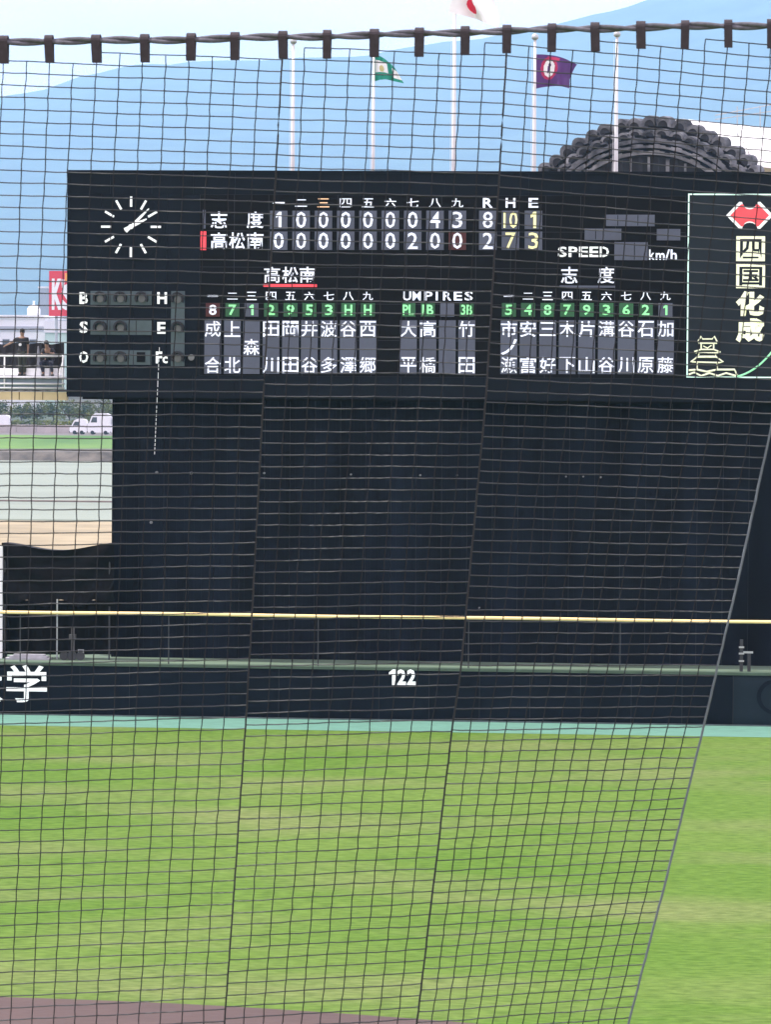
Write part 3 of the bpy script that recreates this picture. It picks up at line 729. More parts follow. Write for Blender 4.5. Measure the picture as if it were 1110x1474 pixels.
# guard rail standing on the roof ridge to the right
gr = thing('roof_railing', 'thin grey railing on the pale roof at the right edge', 'railing', tuple(at(1075, 190, YH + 4)))
for px in (1062, 1095, 1128):
    p = at(px, 153, YH + 4); q = at(px, 196, YH + 4)
    part('post', MB().tube([q, p], .035, 6), M_steel, gr)
for y0, y1 in ((166, 149), (172, 160)):
    part('rail', MB().tube([at(1030, y0, YH + 4), at(1140, y1 - 4, YH + 4)], .03, 6), M_steel, gr)

# ================================================================== SERVICE DECK WITH TWO PEOPLE
YD = 155.0
dk = thing('service_deck', 'small raised steel deck with white rails left of the scoreboard', 'deck', at(45, 560, YD))
dx0 = at(-75, 540, YD).x; dx1 = at(93, 540, YD).x; dz = at(45, 541.5, YD).z
M_dblue = mat('deck_panel_grey_blue', (.17, .23, .27), .4, .15, 1.5)
M_tan = mat('deck_beam_tan', (.62, .50, .30), .7, .1, 1.5)
part('floor', MB().box(dx0, dx1, YD, YD + 2.0, dz - .08, dz), M_whitep, dk)
part('skirt_panel', MB().box(dx0, dx1 - .06, YD + .08, YD + .12, at(45, 560, YD).z, dz - .085), M_dblue, dk)
for y_, r_ in ((512.5, .035), (543.5, .03), (552.5, .04), (558.5, .035)):
    z_ = at(45, y_, YD).z
    part('rail', MB().tube([(dx0, YD - .05, z_), (dx1 - (.0 if y_ > 513 else .1), YD - .05, z_)], r_, 8), M_whitep, dk, True)
for px in (-64, 6, 90):
    x = at(px, 530, YD).x; part('post', MB().tube([(x, YD - .02, at(px, 560, YD).z), (x, YD - .02, at(px, 511, YD).z)], .03, 8), M_whitep, dk, True)
x = at(90, 530, YD).x; part('brace', MB().tube([(x - .18, YD + .1, dz), (x + .03, YD + .1, at(90, 512, YD).z)], .02, 6), M_whitep, dk)
z0_, z1_ = at(45, 577, YD).z, at(45, 564, YD).z
for a_, b_ in ((-75, 26), (27.3, 60), (61.2, 95)):
    part('beam', MB().box(at(a_, 570, YD).x, at(b_, 570, YD).x, YD + .05, YD + .45, z0_ + .03, z1_), M_tan, dk)
part('under_frame', MB().box(dx0, at(97, 560, YD).x, YD + .15, YD + 1.8, at(45, 563.6, YD).z, at(45, 560.4, YD).z), M_frame, dk)
part('bracket', MB().box(dx1 - .3, BX0 + 1.0, YD + .5, YD + .7, at(45, 563.4, YD).z, at(45, 560.6, YD).z).box(dx1 - .3, BX0 + 1.0, YD + 1.3, YD + 1.5, at(45, 563.4, YD).z, at(45, 560.6, YD).z), M_frame, dk)
def bt(u, v):
    p = at(-75 + 167 * u, 494.5 + 47 * v + 1.2 * math.sin(u * 30) * (1 - v), YD + 1.9); return (p.x, YD + 1.9 + .04 * math.sin(u * 60), max(p.z, dz))
part('back_screen', MB().grid(bt, 50, 4), mat('dark_screen', (.006, .006, .009), .7, .2, 2), dk, True)
for a_, b_, l in ((-20, 29, 'white cushion'), (37, 61, 0), (65, 73, 0), (77, 93, 0)):
    A, B, Cc, D = rect(a_, 530, b_, 538.5, YD + .9)
    mb = MB(); mb.box(A + .02, B - .02, YD + .6, YD + .95, dz + .02, D)
    single('white_crate', mb, M_whitep, {-20: 'longest white crate on the deck, left of the standing person', 37: 'white crate on the deck between the two people', 65: 'narrow white crate between the feet of the seated person', 77: 'white crate at the right end of the deck by the scoreboard'}[a_],
           'crate', ((A + B) / 2, YD + .8, dz), group='white crates on the service deck')

def skinned(name, J, E, Rd, m, parent, root=0, sub=2):
    me = bpy.data.meshes.new(name); me.from_pydata([tuple(j) for j in J], E, [])
    o = bpy.data.objects.new(name, me); COL.objects.link(o)
    md = o.modifiers.new('skin', 'SKIN'); md.use_smooth_shade = True
    for i, r in enumerate(Rd):
        me.skin_vertices[0].data[i].radius = r if isinstance(r, tuple) else (r, r)
    me.skin_vertices[0].data[root].use_root = True
    s = o.modifiers.new('sub', 'SUBSURF'); s.levels = sub; s.render_levels = sub
    dg = bpy.context.evaluated_depsgraph_get(); nm = bpy.data.meshes.new_from_object(o.evaluated_get(dg))
    bpy.data.objects.remove(o); nm.materials.clear(); nm.materials.append(m); nm.name = name; nm.transform(Matrix.Translation(-WP[parent.name]))
    return put(name, nm, parent, WP[parent.name])
M_skin = mat('skin', (.26, .16, .11), .6, .08, 8); M_hair = mat('hair_black', (.012, .011, .012), .55, .2, 20)
M_shirt = mat('black_shirt', (.016, .017, .022), .85, .2, 8); M_trs = mat('dark_olive_trousers', (.028, .032, .026), .85, .2, 8)
M_trs2 = mat('dark_navy_trousers', (.02, .024, .04), .85, .2, 8); M_shoe = mat('dark_shoe', (.03, .03, .03), .6, .2, 8)
V = Vector
def head(parent, c, face, hr=.105):
    # hair cap and ears, nose follow the facing direction
    f_ = V(face).normalized(); s_ = f_.cross(V((0, 0, 1))).normalized()
    mb = MB()
    def cap(u, v):
        a_ = 2 * math.pi * u; b_ = (math.pi * .60) * v
        d = V((math.cos(a_) * math.sin(b_), math.sin(a_) * math.sin(b_), math.cos(b_)))
        fwd = max(0, d.dot(f_)); r = 1.0 - (.16 * fwd if d.z < .45 else 0)
        return c + V((d.x * .093, d.y * .103, d.z * .125)) * r * 1.06 + V((0, 0, .012)) - f_ * .012
    mb.grid(cap, 20, 10); part('hair', mb, M_hair, parent, True)
def hand(J, E, Rd, w, d, dn):
    # palm and five short fingers, rooted at wrist index w
    pl = len(J); J.append(J[w] + d * .07); E.append((w, pl)); Rd.append((.030, .018))
    side = d.cross(dn).normalized()
    for q in range(4):
        o_ = side * (.024 - .016 * q); L_ = (.062, .075, .070, .055)[q]
        a_ = len(J); J.append(J[pl] + o_ + d * .03); E.append((pl, a_)); Rd.append(.0095)
        J.append(J[a_] + d * L_ * .6 + dn * L_ * .35); E.append((a_, a_ + 1)); Rd.append(.0075)
    a_ = len(J); J.append(J[w] + d * .03 + side * .035); E.append((w, a_)); Rd.append(.011)
    J.append(J[a_] + d * .035 + side * .015 + dn * .01); E.append((a_, a_ + 1)); Rd.append(.009)
# --- standing person: arm reaching out to the left onto the screen
P0 = at(31, 540, YD + .5); P0.z = dz
ps = thing('person', 'person standing on the deck in a black shirt with a white patch', 'person', tuple(P0))
ps['label'] = 'person standing on the deck in a black shirt, one arm stretched out left'
B0 = P0
def bp3(x, y, z): return B0 + V((x, y, z))
hip = bp3(0, 0, .93)
J = [hip, bp3(0, 0, 1.08), bp3(0, .0, 1.27), bp3(0, .0, 1.43), bp3(.005, .0, 1.51), bp3(.005, -.01, 1.60), bp3(.005, -.015, 1.68),
     bp3(-.17, 0, 1.41), bp3(-.40, .03, 1.27), bp3(-.62, .12, 1.17),
     bp3(.18, 0, 1.40), bp3(.235, .01, 1.13), bp3(.225, -.05, .88),
     bp3(-.09, 0, .88), bp3(-.075, -.01, .50), bp3(-.075, .02, .09), bp3(-.09, -.13, .035),
     bp3(.09, 0, .88), bp3(.10, -.01, .50), bp3(.095, .02, .09), bp3(.11, -.13, .035)]
E = [(0, 1), (1, 2), (2, 3), (3, 4), (4, 5), (5, 6), (3, 7), (7, 8), (8, 9), (3, 10), (10, 11), (11, 12), (0, 13), (13, 14), (14, 15), (15, 16), (0, 17), (17, 18), (18, 19), (19, 20)]
Rd = [(.145, .105), (.135, .10), (.16, .11), (.11, .085), .058, (.078, .095), (.070, .085), .062, .043, .030, .062, .043, .030, .085, .058, .042, .035, .085, .058, .042, .035]
hand(J, E, Rd, 9, (J[9] - J[8]).normalized(), V((0, -.2, -1)).normalized()); hand(J, E, Rd, 12, V((0, -.15, -1)).normalized(), V((-1, 0, 0)))
skinned('body', J, E, Rd, M_skin, ps)
part('nose', MB().tube([bp3(.003, -.11, 1.655), bp3(.003, -.135, 1.625), bp3(.003, -.115, 1.61)], [.008, .016, .010], 6), M_skin, ps, True)
head(ps, bp3(.005, -.005, 1.665), (0, -1, 0))
# shirt and trousers a little larger than the body
JS = [J[0] + V((0, 0, .02)), J[1], J[2], J[3] + V((0, 0, -.01)), J[7], J[7] + (J[8] - J[7]) * .75, J[10], J[10] + (J[11] - J[10]) * .8]
skinned('shirt', JS, [(0, 1), (1, 2), (2, 3), (3, 4), (4, 5), (3, 6), (6, 7)], [(.165, .125), (.165, .12), (.19, .135), (.14, .115), .095, .075, .095, .075], M_shirt, ps, 1)
skinned('trousers', [J[0], J[13], J[14], J[15] + V((0, 0, .02)), J[17], J[18], J[19] + V((0, 0, .02))], [(0, 1), (1, 2), (2, 3), (0, 4), (4, 5), (5, 6)], [(.15, .12), .105, .078, .065, .105, .078, .065], M_trs, ps)
a_ = at(28, 496, YD + .3)
part('shirt_patch', MB().disc((P0.x - .05, a_.z), .055, P0.y - .165, P0.y - .10, 12), M_whitep, ps)
for i_ in (16, 20): part('shoe', MB().tube([J[i_] + V((0, .17, .01)), J[i_] + V((0, .05, .02)), J[i_] + V((0, -.06, .0))], [.045, .052, .036], 8), M_shoe, ps, True)
# --- seated person leaning right, knees to the camera
P1 = at(68, 540, YD + .75); P1.z = dz; B0 = P1
st_ = thing('stool', 'low dark stool under the seated person on the deck', 'stool', tuple(P1 + V((0, .1, 0))))
part('seat', MB().box(P1.x - .2, P1.x + .2, P1.y - .08, P1.y + .3, dz + .36, dz + .41), M_dark, st_)
for sx in (-.17, .17):
    for sy in (-.05, .27): part('leg', MB().tube([(P1.x + sx, P1.y + sy, dz), (P1.x + sx * .9, P1.y + sy, dz + .36)], .016, 6), M_dark, st_)
pt = thing('person', 'person in black seated behind the deck rail, leaning on folded arms', 'person', tuple(P1))
J = [bp3(0, .1, .52), bp3(.01, .06, .68), bp3(.015, -.02, .86), bp3(.01, -.08, 1.0), bp3(-.0, -.12, 1.08), bp3(-.02, -.15, 1.16), bp3(-.03, -.17, 1.24),
     bp3(-.16, -.06, .98), bp3(-.20, -.26, .80), bp3(.03, -.40, .80),
     bp3(.19, -.06, .98), bp3(.27, -.24, .84), bp3(.12, -.40, .90),
     bp3(-.10, .06, .50), bp3(-.20, -.34, .50), bp3(-.10, -.36, .09), bp3(-.11, -.50, .035),
     bp3(.10, .06, .50), bp3(.17, -.34, .50), bp3(.24, -.36, .09), bp3(.27, -.50, .035)]
Rd = [(.145, .115), (.14, .11), (.16, .115), (.11, .09), .058, (.078, .095), (.070, .085), .062, .043, .031, .062, .043, .031, .088, .060, .042, .035, .088, .060, .042, .035]
E = [(0, 1), (1, 2), (2, 3), (3, 4), (4, 5), (5, 6), (3, 7), (7, 8), (8, 9), (3, 10), (10, 11), (11, 12), (0, 13), (13, 14), (14, 15), (15, 16), (0, 17), (17, 18), (18, 19), (19, 20)]
hand(J, E, Rd, 9, (J[9] - J[8]).normalized(), V((0, 0, -1))); hand(J, E, Rd, 12, (J[12] - J[11]).normalized(), V((0, -1, 0)))
skinned('body', J, E, Rd, M_skin, pt)
part('nose', MB().tube([bp3(-.028, -.255, 1.215), bp3(-.03, -.285, 1.19), bp3(-.03, -.265, 1.175)], [.008, .016, .010], 6), M_skin, pt, True)
head(pt, bp3(-.03, -.155, 1.225), (-.1, -1, -.2))
skinned('shirt', [J[0] + V((0, 0, .03)), J[1], J[2], J[3], J[7], J[7] + (J[8] - J[7]) * .8, J[10], J[10] + (J[11] - J[10]) * .8], [(0, 1), (1, 2), (2, 3), (3, 4), (4, 5), (3, 6), (6, 7)], [(.165, .135), (.165, .13), (.19, .14), (.14, .115), .095, .075, .095, .075], M_shirt, pt, 1)
skinned('trousers', [J[0], J[13], J[14], J[15] + V((0, 0, .05)), J[17], J[18], J[19] + V((0, 0, .05))], [(0, 1), (1, 2), (2, 3), (0, 4), (4, 5), (5, 6)], [(.155, .13), .108, .082, .062, .108, .082, .062], M_trs2, pt)
for i_ in (16, 20): part('shoe', MB().tube([J[i_] + V((0, .17, .01)), J[i_] + V((0, .05, .02)), J[i_] + V((0, -.06, .0))], [.045, .052, .036], 8), M_shoe, pt, True)
pc = at(54, 503, YD + 1.3)
single('traffic_cone', MB().tube([(pc.x, YD + 1.4, dz + .05), (pc.x, YD + 1.4, dz + .08), (pc.x, YD + 1.4, at(54, 498, YD + 1.4).z)], [.13, .12, .025], 10).box(pc.x - .18, pc.x + .18, YD + 1.22, YD + 1.58, dz, dz + .05),
       mat('cone_grey', (.2, .21, .24), .6, .1, 4), 'small grey cone between the standing and the seated person', 'cone', (pc.x, YD + 1.4, dz))

# ================================================================== FAR SHORE THINGS
M_leaf = mat('tree_leaves', (.015, .038, .008), .8, .5, .35, col2=(.16, .18, .03)); M_bark = mat('tree_bark', (.08, .06, .045), .9, .2, 2)
rnd = random.Random(11)
def tree(x, y, z, h, w, label):
    th = thing('shore_tree', label, 'tree', (x, y, z), 'trees along the far shore')
    tk = MB(); tk.tube([(x, y, z), (x + .1, y, z + h * .3), (x - .05, y, z + h * .6)], [w * .05, w * .035, w * .02], 7)
    for k in range(4):
        a_ = rnd.random() * 6.3; tk.tube([(x, y, z + h * .3), (x + math.cos(a_) * w * .3, y + math.sin(a_) * w * .3, z + h * .65)], [w * .025, w * .01], 5)
    part('trunk', tk, M_bark, th)
    mb = MB(); cl = [(rnd.gauss(0, w * .22), rnd.gauss(0, w * .2), h * rnd.uniform(.30, .85), w * rnd.uniform(.16, .28)) for _ in range(12)]
    for k in range(1500):
        cx, cy, cz, cr = rnd.choice(cl); d = V((rnd.gauss(0, 1), rnd.gauss(0, 1), rnd.gauss(0, 1))).normalized() * cr * rnd.uniform(.6, 1.05)
        c = V((x + cx, y + cy, z + cz)) + d; c.z = max(c.z, z + .1); s_ = rnd.uniform(.10, .24)
        a1 = V((rnd.gauss(0, 1), rnd.gauss(0, 1), rnd.gauss(0, .6))).normalized() * s_; a2 = V((rnd.gauss(0, 1), rnd.gauss(0, 1), rnd.gauss(0, 1))).normalized() * s_
        i = len(mb.v); mb.v += [tuple(c - a1), tuple(c + a2), tuple(c + a1), tuple(c - a2)]; mb.f.append((i, i + 1, i + 2, i + 3)); mb.m.append(0)
    part('crown', mb, M_leaf, th)
tl_ = [(-55, 572, 34, 'tree beyond the left edge in the far shore row'), (-25, 574, 34, 'rounded tree at the far left end of the shore row'), (6, 577, 33, 'rounded tree at the left edge of the view, beyond the bay'), (30, 581, 28, 'dark tree below the joint in the tan deck beam'), (52, 577, 32, 'tall leafy tree behind the shore road, centre of the row'), (76, 580, 30, 'leafy tree just left of the parked white vans'),
       (99, 575, 33, 'tree on the far shore behind the small white van'), (122, 578, 32, 'broad tree behind the gap between the white vehicles'), (146, 574, 36, 'tall tree directly behind the large white van'), (172, 575, 34, 'tree nearest the navy backdrop wall on the far shore')]
for k, (px, py, wpx, lb_) in enumerate(tl_):
    yy = 880 + (k % 3) * 12; b = at(px, 600, yy); zb = far(0, yy); zt = at(px, py, yy).z
    tree(b.x, yy, zb, zt - zb, wpx * yy / FPX * 1.15, lb_)
# bushes hide the trunks in front
hb = MB()
for k in range(5200):
    x = at(-80, 600, 860).x + rnd.random() * 44; y = 855 + rnd.random() * 5; s_ = rnd.uniform(.12, .28)
    hgt = 1.6 + .9 * mnoise.noise(V((x * .35, 1, 1))); z = far(0, y) + rnd.random() * hgt
    a1 = V((rnd.gauss(0, 1), rnd.gauss(0, 1), rnd.gauss(0, 1))).normalized() * s_; a2 = V((rnd.gauss(0, 1), rnd.gauss(0, 1), rnd.gauss(0, 1))).normalized() * s_
    c = V((x, y, z)); i = len(hb.v); hb.v += [tuple(c - a1), tuple(c + a2), tuple(c + a1), tuple(c - a2)]; hb.f.append((i, i + 1, i + 2, i + 3)); hb.m.append(0)
o = single('shore_hedge', hb, M_leaf, 'dark low hedge under the trees beyond the bay', 'hedge', (at(60, 600, 857).x, 857, far(0, 857)))
# low parapet along the shore road
pa = thing('road_parapet', 'long pale concrete parapet along the far shore road', 'parapet', (at(40, 620, 812).x, 812, far(0, 812)))
xa = at(-120, 620, 812).x
for k in range(8):
    part('parapet_block', MB().box(xa + k * 4.0, xa + k * 4.0 + 3.94, 811.8, 812.3, far(0, 812) - .1, far(0, 812) + 1.55 + .05 * (k % 3)), mat('concrete_mauve', (.42, .37, .36), .85, .15, .4), pa)
# vans
M_glass = mat('dark_glass', (.03, .04, .05), .15, .1, 2, spec=.8); M_van = mat('van_white', (.80, .80, .82), .35, .04, 1); M_tyre = mat('tyre', (.02, .02, .02), .9, .1, 3)
def van(xc, yc, L_, hgt, label):
    z = far(0, yc) ; th = thing('parked_van', label, 'van', (xc, yc, z), 'white vehicles parked on the far shore')
    w = 1.9; x0, x1 = xc - L_ / 2, xc + L_ / 2
    prf = [(x0, z + .4), (x1, z + .4), (x1, z + hgt * .82), (x1 - .25, z + hgt * .95), (x1 - .8, z + hgt), (x0 + 1.5, z + hgt), (x0 + .9, z + hgt * .9), (x0 + .35, z + hgt * .55), (x0 + .02, z + hgt * .47)]
    part('body', MB().poly(prf, yc - w / 2, yc + w / 2), M_van, th)
    part('windscreen', MB().poly([(x0 + .42, z + hgt * .56), (x0 + .93, z + hgt * .87), (x0 + .86, z + hgt * .89), (x0 + .34, z + hgt * .57)], yc - w / 2 + .1, yc + w / 2 - .1), M_glass, th)
    part('side_window', MB().poly([(x0 + .65, z + hgt * .57), (x0 + 1.9, z + hgt * .57), (x0 + 1.9, z + hgt * .82), (x0 + 1.05, z + hgt * .82)], yc - w / 2 - .02, yc - w / 2 - .003), M_glass, th)
    for sx in (x0 + 1.0, x1 - 1.0):
        for sy in (yc - w / 2 - .02, yc + w / 2 - .18): part('wheel', MB().tube([(sx, sy, z + .38), (sx, sy + .2, z + .38)], .38, 12), M_tyre, th)
    part('bumper', MB().box(x0 - .08, x0 + .1, yc - w / 2, yc + w / 2, z + .35, z + .6), M_frame, th)
for px, L_, hgt, lb_ in ((113, 3.4, 3.0, 'smaller white van beyond the bay, left of the large one'), (143, 4.6, 4.1, 'large tall white van beyond the bay beside the backdrop wall'), (173, 3.6, 3.8, 'white van partly hidden by the left edge of the backdrop wall')):
    p = at(px, 628, 803); van(p.x, 803, L_, hgt, lb_)
p = at(-4, 612, 822); van(p.x, 822, 5.2, 3.4, 'pale van on the shore road at the left edge')
# boom across the water and its posts
bm = thing('floating_barrier', 'thin brown barrier line across the pale bay water', 'barrier', (at(80, 728, 494).x, 494, -3))
part('float', MB().tube([(at(-150, 728, 494).x, 494, -2.95), (at(260, 728, 494).x, 494, -2.95)], .16, 8), mat('barrier_brown', (.13, .10, .09), .8, .2, .5), bm)
for px in (99, 133):
    x = at(px, 740, 480).x; part('marker_post', MB().tube([(x, 480, -3.3), (x, 480, at(px, 733, 480).z)], .10, 8), mat('post_rust', (.35, .2, .15), .8, .2, 2), bm)
# pale strip roof on the shore (right of the deck beam)
YA = 960; A, B, Cc, D = rect(94, 569, 200, 590, YA)
so_ = thing('shore_shed', 'long low shed with pale roof above the trees beside the backdrop wall', 'shed', ((A + B) / 2, YA, far(0, YA)))
part('wall', MB().box(A, B, YA, YA + 8, far(0, YA), D - .5), mat('shed_wall', (.35, .36, .33), .8, .1, .3), so_)
part('roof', MB().box(A - .4, B + .4, YA - .5, YA + 8.5, D - .48, D), M_whitep, so_)
# store building, roof tank, sign
YS = 1050
M_bw = mat('store_wall_pale', (.74, .74, .76), .7, .05, .05); M_bm = mat('store_wall_mint', (.50, .66, .60), .7, .05, .05)
A, B, Cc, D = rect(-160, 458, 64, 575, YS); zg = far(0, YS)
bd = thing('store_building', 'long pale flat-roofed store building across the bay at left', 'building', ((A + B) / 2, YS, zg))
part('wall', MB().box(A, B, YS, YS + 40, zg, D), M_bw, bd)
part('parapet', MB().box(A - .3, B + .3, YS - .4, YS + 40, D + .01, D + .9), M_whitep, bd)
part('fascia_band', MB().box(A, B, YS - .3, YS - .02, D - 3.2, D - 2.0), mat('store_grey', (.38, .40, .45), .7, .05, .1), bd)
for k in range(11):
    x = A + 1.4 + k * (B - A - 2) / 11
    f_ = part('window', MB().box(x, x + 2.0, YS - .12, YS - .01, D - 8, D - 5.2), mat('store_frame', (.5, .52, .55), .5, .05, 1), bd)
    part('pane', MB().box(x + .12, x + 1.88, YS - .16, YS - .13, D - 7.85, D - 5.35), M_glass, f_)
A2, B2, C2, D2 = rect(64.5, 462, 130, 575, YS - 6)
b2 = thing('mint_building', 'pale mint green low building under the red sign', 'building', ((A2 + B2) / 2, YS - 6, zg))
part('wall', MB().box(A2, B2, YS - 6, YS + 20, zg, D2 - 3), M_bm, b2); part('roof', MB().box(A2 - .3, B2 + .3, YS - 6.5, YS + 20.5, D2 - 2.99, D2), M_bw, b2)
tk_ = at(46, 457, YS + 4); zt_ = D + .9
t_ = thing('roof_tank', 'white domed tank standing on the pale store roof', 'tank', (tk_.x, YS + 6, zt_))
part('tank_body', MB().tube([(tk_.x, YS + 6, zt_), (tk_.x, YS + 6, zt_ + 1.6), (tk_.x, YS + 6, zt_ + 2.4), (tk_.x, YS + 6, zt_ + 2.8)], [1.7, 1.7, 1.2, .3], 18), M_whitep, t_, True)
part('vent', MB().tube([(tk_.x, YS + 6, zt_ + 2.7), (tk_.x, YS + 6, zt_ + 3.6), (tk_.x, YS + 6, zt_ + 3.7)], [.25, .25, .5], 10), M_whitep, t_)
YR = 1000
A, B, Cc, D = rect(70, 390, 112, 455, YR)
sg = thing('roadside_sign', 'big red sign with white letters half hidden by the scoreboard edge', 'sign', ((A + B) / 2, YR, zg))
M_signred = mat('sign_red', (.70, .03, .05), .6, .05, .3)
part('board', MB().box(A, B, YR, YR + 1.2, Cc, D), M_signred, sg)
part('top_strip', MB().box(at(93, 400, YR).x, B - .2, YR - .08, YR - .01, at(80, 404, YR).z, at(80, 393, YR).z), mat('sign_orange', (.85, .35, .05), .6, .05, .3), sg)
fb = mat('sign_white', (.85, .85, .85), .6, .03, .3)
text('K', 74, 401, 89, 446, YR - .05, fb, sg, 'letter', .05); text("'", 88, 402, 92, 414, YR - .05, fb, sg, 'letter', .03); text('S', 88, 408, 108, 447, YR - .05, fb, sg, 'letter', .05)
for px in (80, 102): 
    x = at(px, 460, YR).x; part('post', MB().tube([(x, YR + .6, zg), (x, YR + .6, Cc + .2)], .35, 8), M_steel, sg)
A, B, Cc, D = rect(55, 415, 66, 575, YS + 90)
tb = thing('hazy_tower', 'pale hazy tower block behind the store, left of the red sign', 'building', ((A + B) / 2, YS + 90, zg))
part('wall', MB().box(A, B, YS + 90, YS + 100, zg, D), mat('tower_blue_grey', (.35, .40, .46), .8, .05, .1), tb)
part('roof', MB().box(A - .2, B + .2, YS + 89.8, YS + 100.2, D + .01, D + .5), M_bw, tb)

# ================================================================== PROTECTIVE NET
YN = 12.0
M_cord = mat('net_cord', (.034, .038, .045), .6, .15, 40, spec=.5)
M_cordv = mat('net_cord_vertical_shaded', (.014, .015, .018), .75, .15, 40, spec=.2)  # same cord in a darker colour, as the verticals catch less light
M_seam = mat('seam_cord', (.012, .012, .014), .7, .15, 40); M_rope = mat('top_rope_grey', (.09, .09, .11), .7, .25, 60, .3)
M_strap = mat('strap_dark', (.035, .028, .035), .8, .2, 60, .2); M_edge = mat('edge_rope_grey', (.10, .12, .135), .6, .1, 30)
I = lambda y, P: float(np.interp(y, [a for a, b in P], [b for a, b in P]))
S1 = [(40, 408), (85, 406), (570, 379), (860, 364), (1035, 354), (1474, 323), (1900, 295)]
S2 = [(40, 731), (85, 729), (570, 700), (960, 664), (1035, 653), (1474, 600), (1900, 545)]
S3 = [(30, 1178), (330, 1150), (620, 1110), (830, 1064), (1040, 1015), (1260, 961), (1474, 905), (1900, 795)]
PT = [(60, 33.5), (570, 33), (1035, 31.8), (1474, 30.9), (1900, 30)]
ROPE = [(-700, 78), (0, 60), (200, 58), (300, 56), (400, 53.5), (560, 50), (700, 45.5), (800, 42.5), (940, 39), (1110, 36.5), (1300, 33), (1700, 22)]
SL = {1: [(60, .04), (150, .036), (650, 0), (1035, -.03), (1474, -.05), (1900, -.06)], 2: [(60, .04), (600, .005), (900, -.015), (1300, -.05), (1474, -.06), (1900, -.07)],
      3: [(60, .095), (200, .085), (600, .037), (850, .012), (1035, -.01), (1300, -.055), (1474, -.075), (1900, -.09)]}
def colx(p, c, n, y):
    if p == 1: return I(y, S1) - (n - c) * I(y, PT)
    a, b = (S1, S2) if p == 2 else (S2, S3)
    return I(y, a) + (I(y, b) - I(y, a)) * c / n
def nwave(x, y): return YN + .02 * math.sin(x * .011 + y * .004) + .012 * math.sin(y * .017 + x * .02)
def NP(x, y): return at(x, y, nwave(x, y))
net = thing('protective_net', 'grey backstop net hung from a rope by dark straps before the field', 'net', at(555, 60, YN))
rn = random.Random(5)
straps = [c for c in (-127, -61, 5, 70, 138, 208, 275, 338, 407, 471, 539, 604, 670, 730, 795, 857, 923, 987, 1049, 1111, 1176)]
for p, n in ((1, 30), (2, 10), (3, 14)):
    rows_ = []; y = -40 if p > 1 else 60
    while y < 1900:
        rows_.append(y); y += (17.35 if y < 560 else 16.9) if p < 3 else (17.2 if y < 560 else 16.6 if y < 900 else 15.6)
    G = {}
    for i, y in enumerate(rows_):
        wob = [rn.uniform(-1, 1) for _ in range(4)]
        for c in range(n + 1):
            s = I(y, SL[p]); xr = {1: 200, 2: I(y, S1), 3: I(y, S2)}[p]
            x0 = colx(p, c, n, max(45, y)); yy = y + s * (x0 - xr) + (3 if p == 2 else 0)
            yy += .9 * math.sin(c * .9 + wob[0] * 2) * (.45 + .3 * wob[1]) + rn.uniform(-.45, .45)
            x = colx(p, c, n, max(45, yy)) + (rn.uniform(-.8, .8) if 0 < c < n else 0)
            G[i, c] = (x, yy)
    mb = MB(); mv = MB(); r = .0017
    for i in range(len(rows_)):
        for c in range(n + 1):
            x, yy = G[i, c]; lim = I(x, ROPE) + 15
            if c < n:
                x2, y2 = G[i, c + 1]
                if yy > lim and y2 > I(x2, ROPE) + 15:
                    sg_ = rn.uniform(.2, 1.2)
                    a, b = (x, yy), (x2, y2)
                    # strands stop short of a strap
                    pts_ = [a, (x * .5 + x2 * .5, yy * .5 + y2 * .5 + sg_ * .5), b]
                    mb.tube([NP(*q) for q in pts_], r, 4, cap=False, up=(0, 1, 0), ph=0)
            if i + 1 < len(rows_) and 0 <= c <= n and not (c == n and p < 3) and not (c == 0 and p > 1):
                x2, y2 = G[i + 1, c]
                if yy > lim: mv.tube([NP(x, yy), NP((x + x2) / 2 + rn.uniform(-.5, .5), (yy + y2) / 2), NP(x2, y2)], r * .92, 4, cap=False, up=(0, 1, 0), ph=0)
    part('net_panel', mb, M_cord, net, kind='stuff'); part('net_panel', mv, M_cordv, net, kind='stuff')
for S, rr, m_, nm in ((S1, .0026, M_seam, 'seam_cord'), (S2, .0028, M_seam, 'seam_cord'), (S3, .0034, M_edge, 'edge_rope')):
    ys_ = [I(I(60, S), ROPE)] + list(range(90, 1900, 15))
    part(nm, MB().tube([NP(I(y, S) + (rn.uniform(-.35, .35)), y) for y in ys_], rr, 8), m_, net, True)
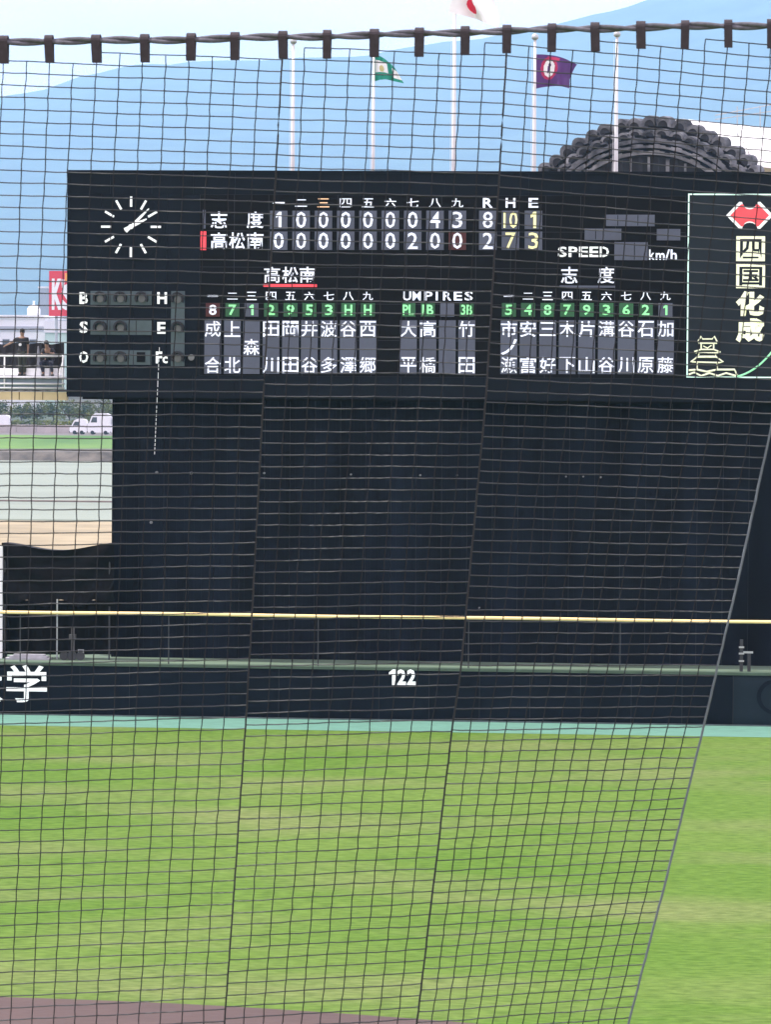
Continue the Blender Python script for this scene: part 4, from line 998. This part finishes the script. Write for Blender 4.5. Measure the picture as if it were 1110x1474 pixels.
for ph in (0, math.pi):
    P_ = []
    for k in range(0, 1001):
        x = -600 + 2.2 * k; a = x / 22.0 + ph; q = NP(x, I(x, ROPE) + .8 * math.sin(x * .03))
        P_.append(q + V((0, math.cos(a) * .0055, math.sin(a) * .0055)))
    part('rope_strand', MB().tube(P_, .0068, 8), M_rope, net, True)
for x in straps:
    y0 = I(x, ROPE); c = NP(x, y0); bt_ = NP(x + rn.uniform(-1, 1), y0 + 32 + rn.uniform(-1.5, 1.5)); w = .0125 + rn.uniform(-.001, .001)
    mb = MB(); dx = bt_.x - c.x
    outer = []
    # a folded strap looped over the rope, two plies
    for k in range(9):
        a = math.pi * k / 8; outer.append((math.cos(a + math.pi) * .0145, math.sin(a) * .0145 + .001))
    path = [(-.006, bt_.z - c.z)] + outer + [(.006, bt_.z - c.z)]
    for sx in (-1, 1):
        for (yy, zz) in path: mb.v.append((c.x + sx * w + dx * min(1, max(0, -zz / .065)), c.y + yy, c.z + zz))
    L_ = len(path)
    for k in range(L_ - 1): mb.f.append((k, k + 1, L_ + k + 1, L_ + k)); mb.m.append(0)
    i = len(mb.v)
    o = part('strap', mb, M_strap, net); s_ = o.modifiers.new('thickness', 'SOLIDIFY'); s_.thickness = .003
    part('stitch', MB().box(bt_.x - w * .8, bt_.x + w * .8, bt_.y - .0085, bt_.y + .0085, bt_.z - .002, bt_.z + .004), M_seam, o) if False else None

# ================================================================== AIR
ZTOP = max(v.co.z for v in bpy.data.objects['mountain'].data.vertices) + 15
hz = MB().box(-14000, 12000, -400, 18500, -7, ZTOP)
hm = bpy.data.materials.new('haze_air'); hm.use_nodes = True; hn = hm.node_tree; hn.nodes.clear()
ho = hn.nodes.new('ShaderNodeOutputMaterial'); hv = hn.nodes.new('ShaderNodeVolumePrincipled')
hv.inputs['Color'].default_value = (.385, .68, 1.0, 1); hv.inputs['Density'].default_value = .000078; hv.inputs['Anisotropy'].default_value = .15
hn.links.new(hv.outputs[0], ho.inputs['Volume'])
o = put('haze', hz.mesh('haze', hm)); o['kind'] = 'stuff'
bpy.context.view_layer.update()
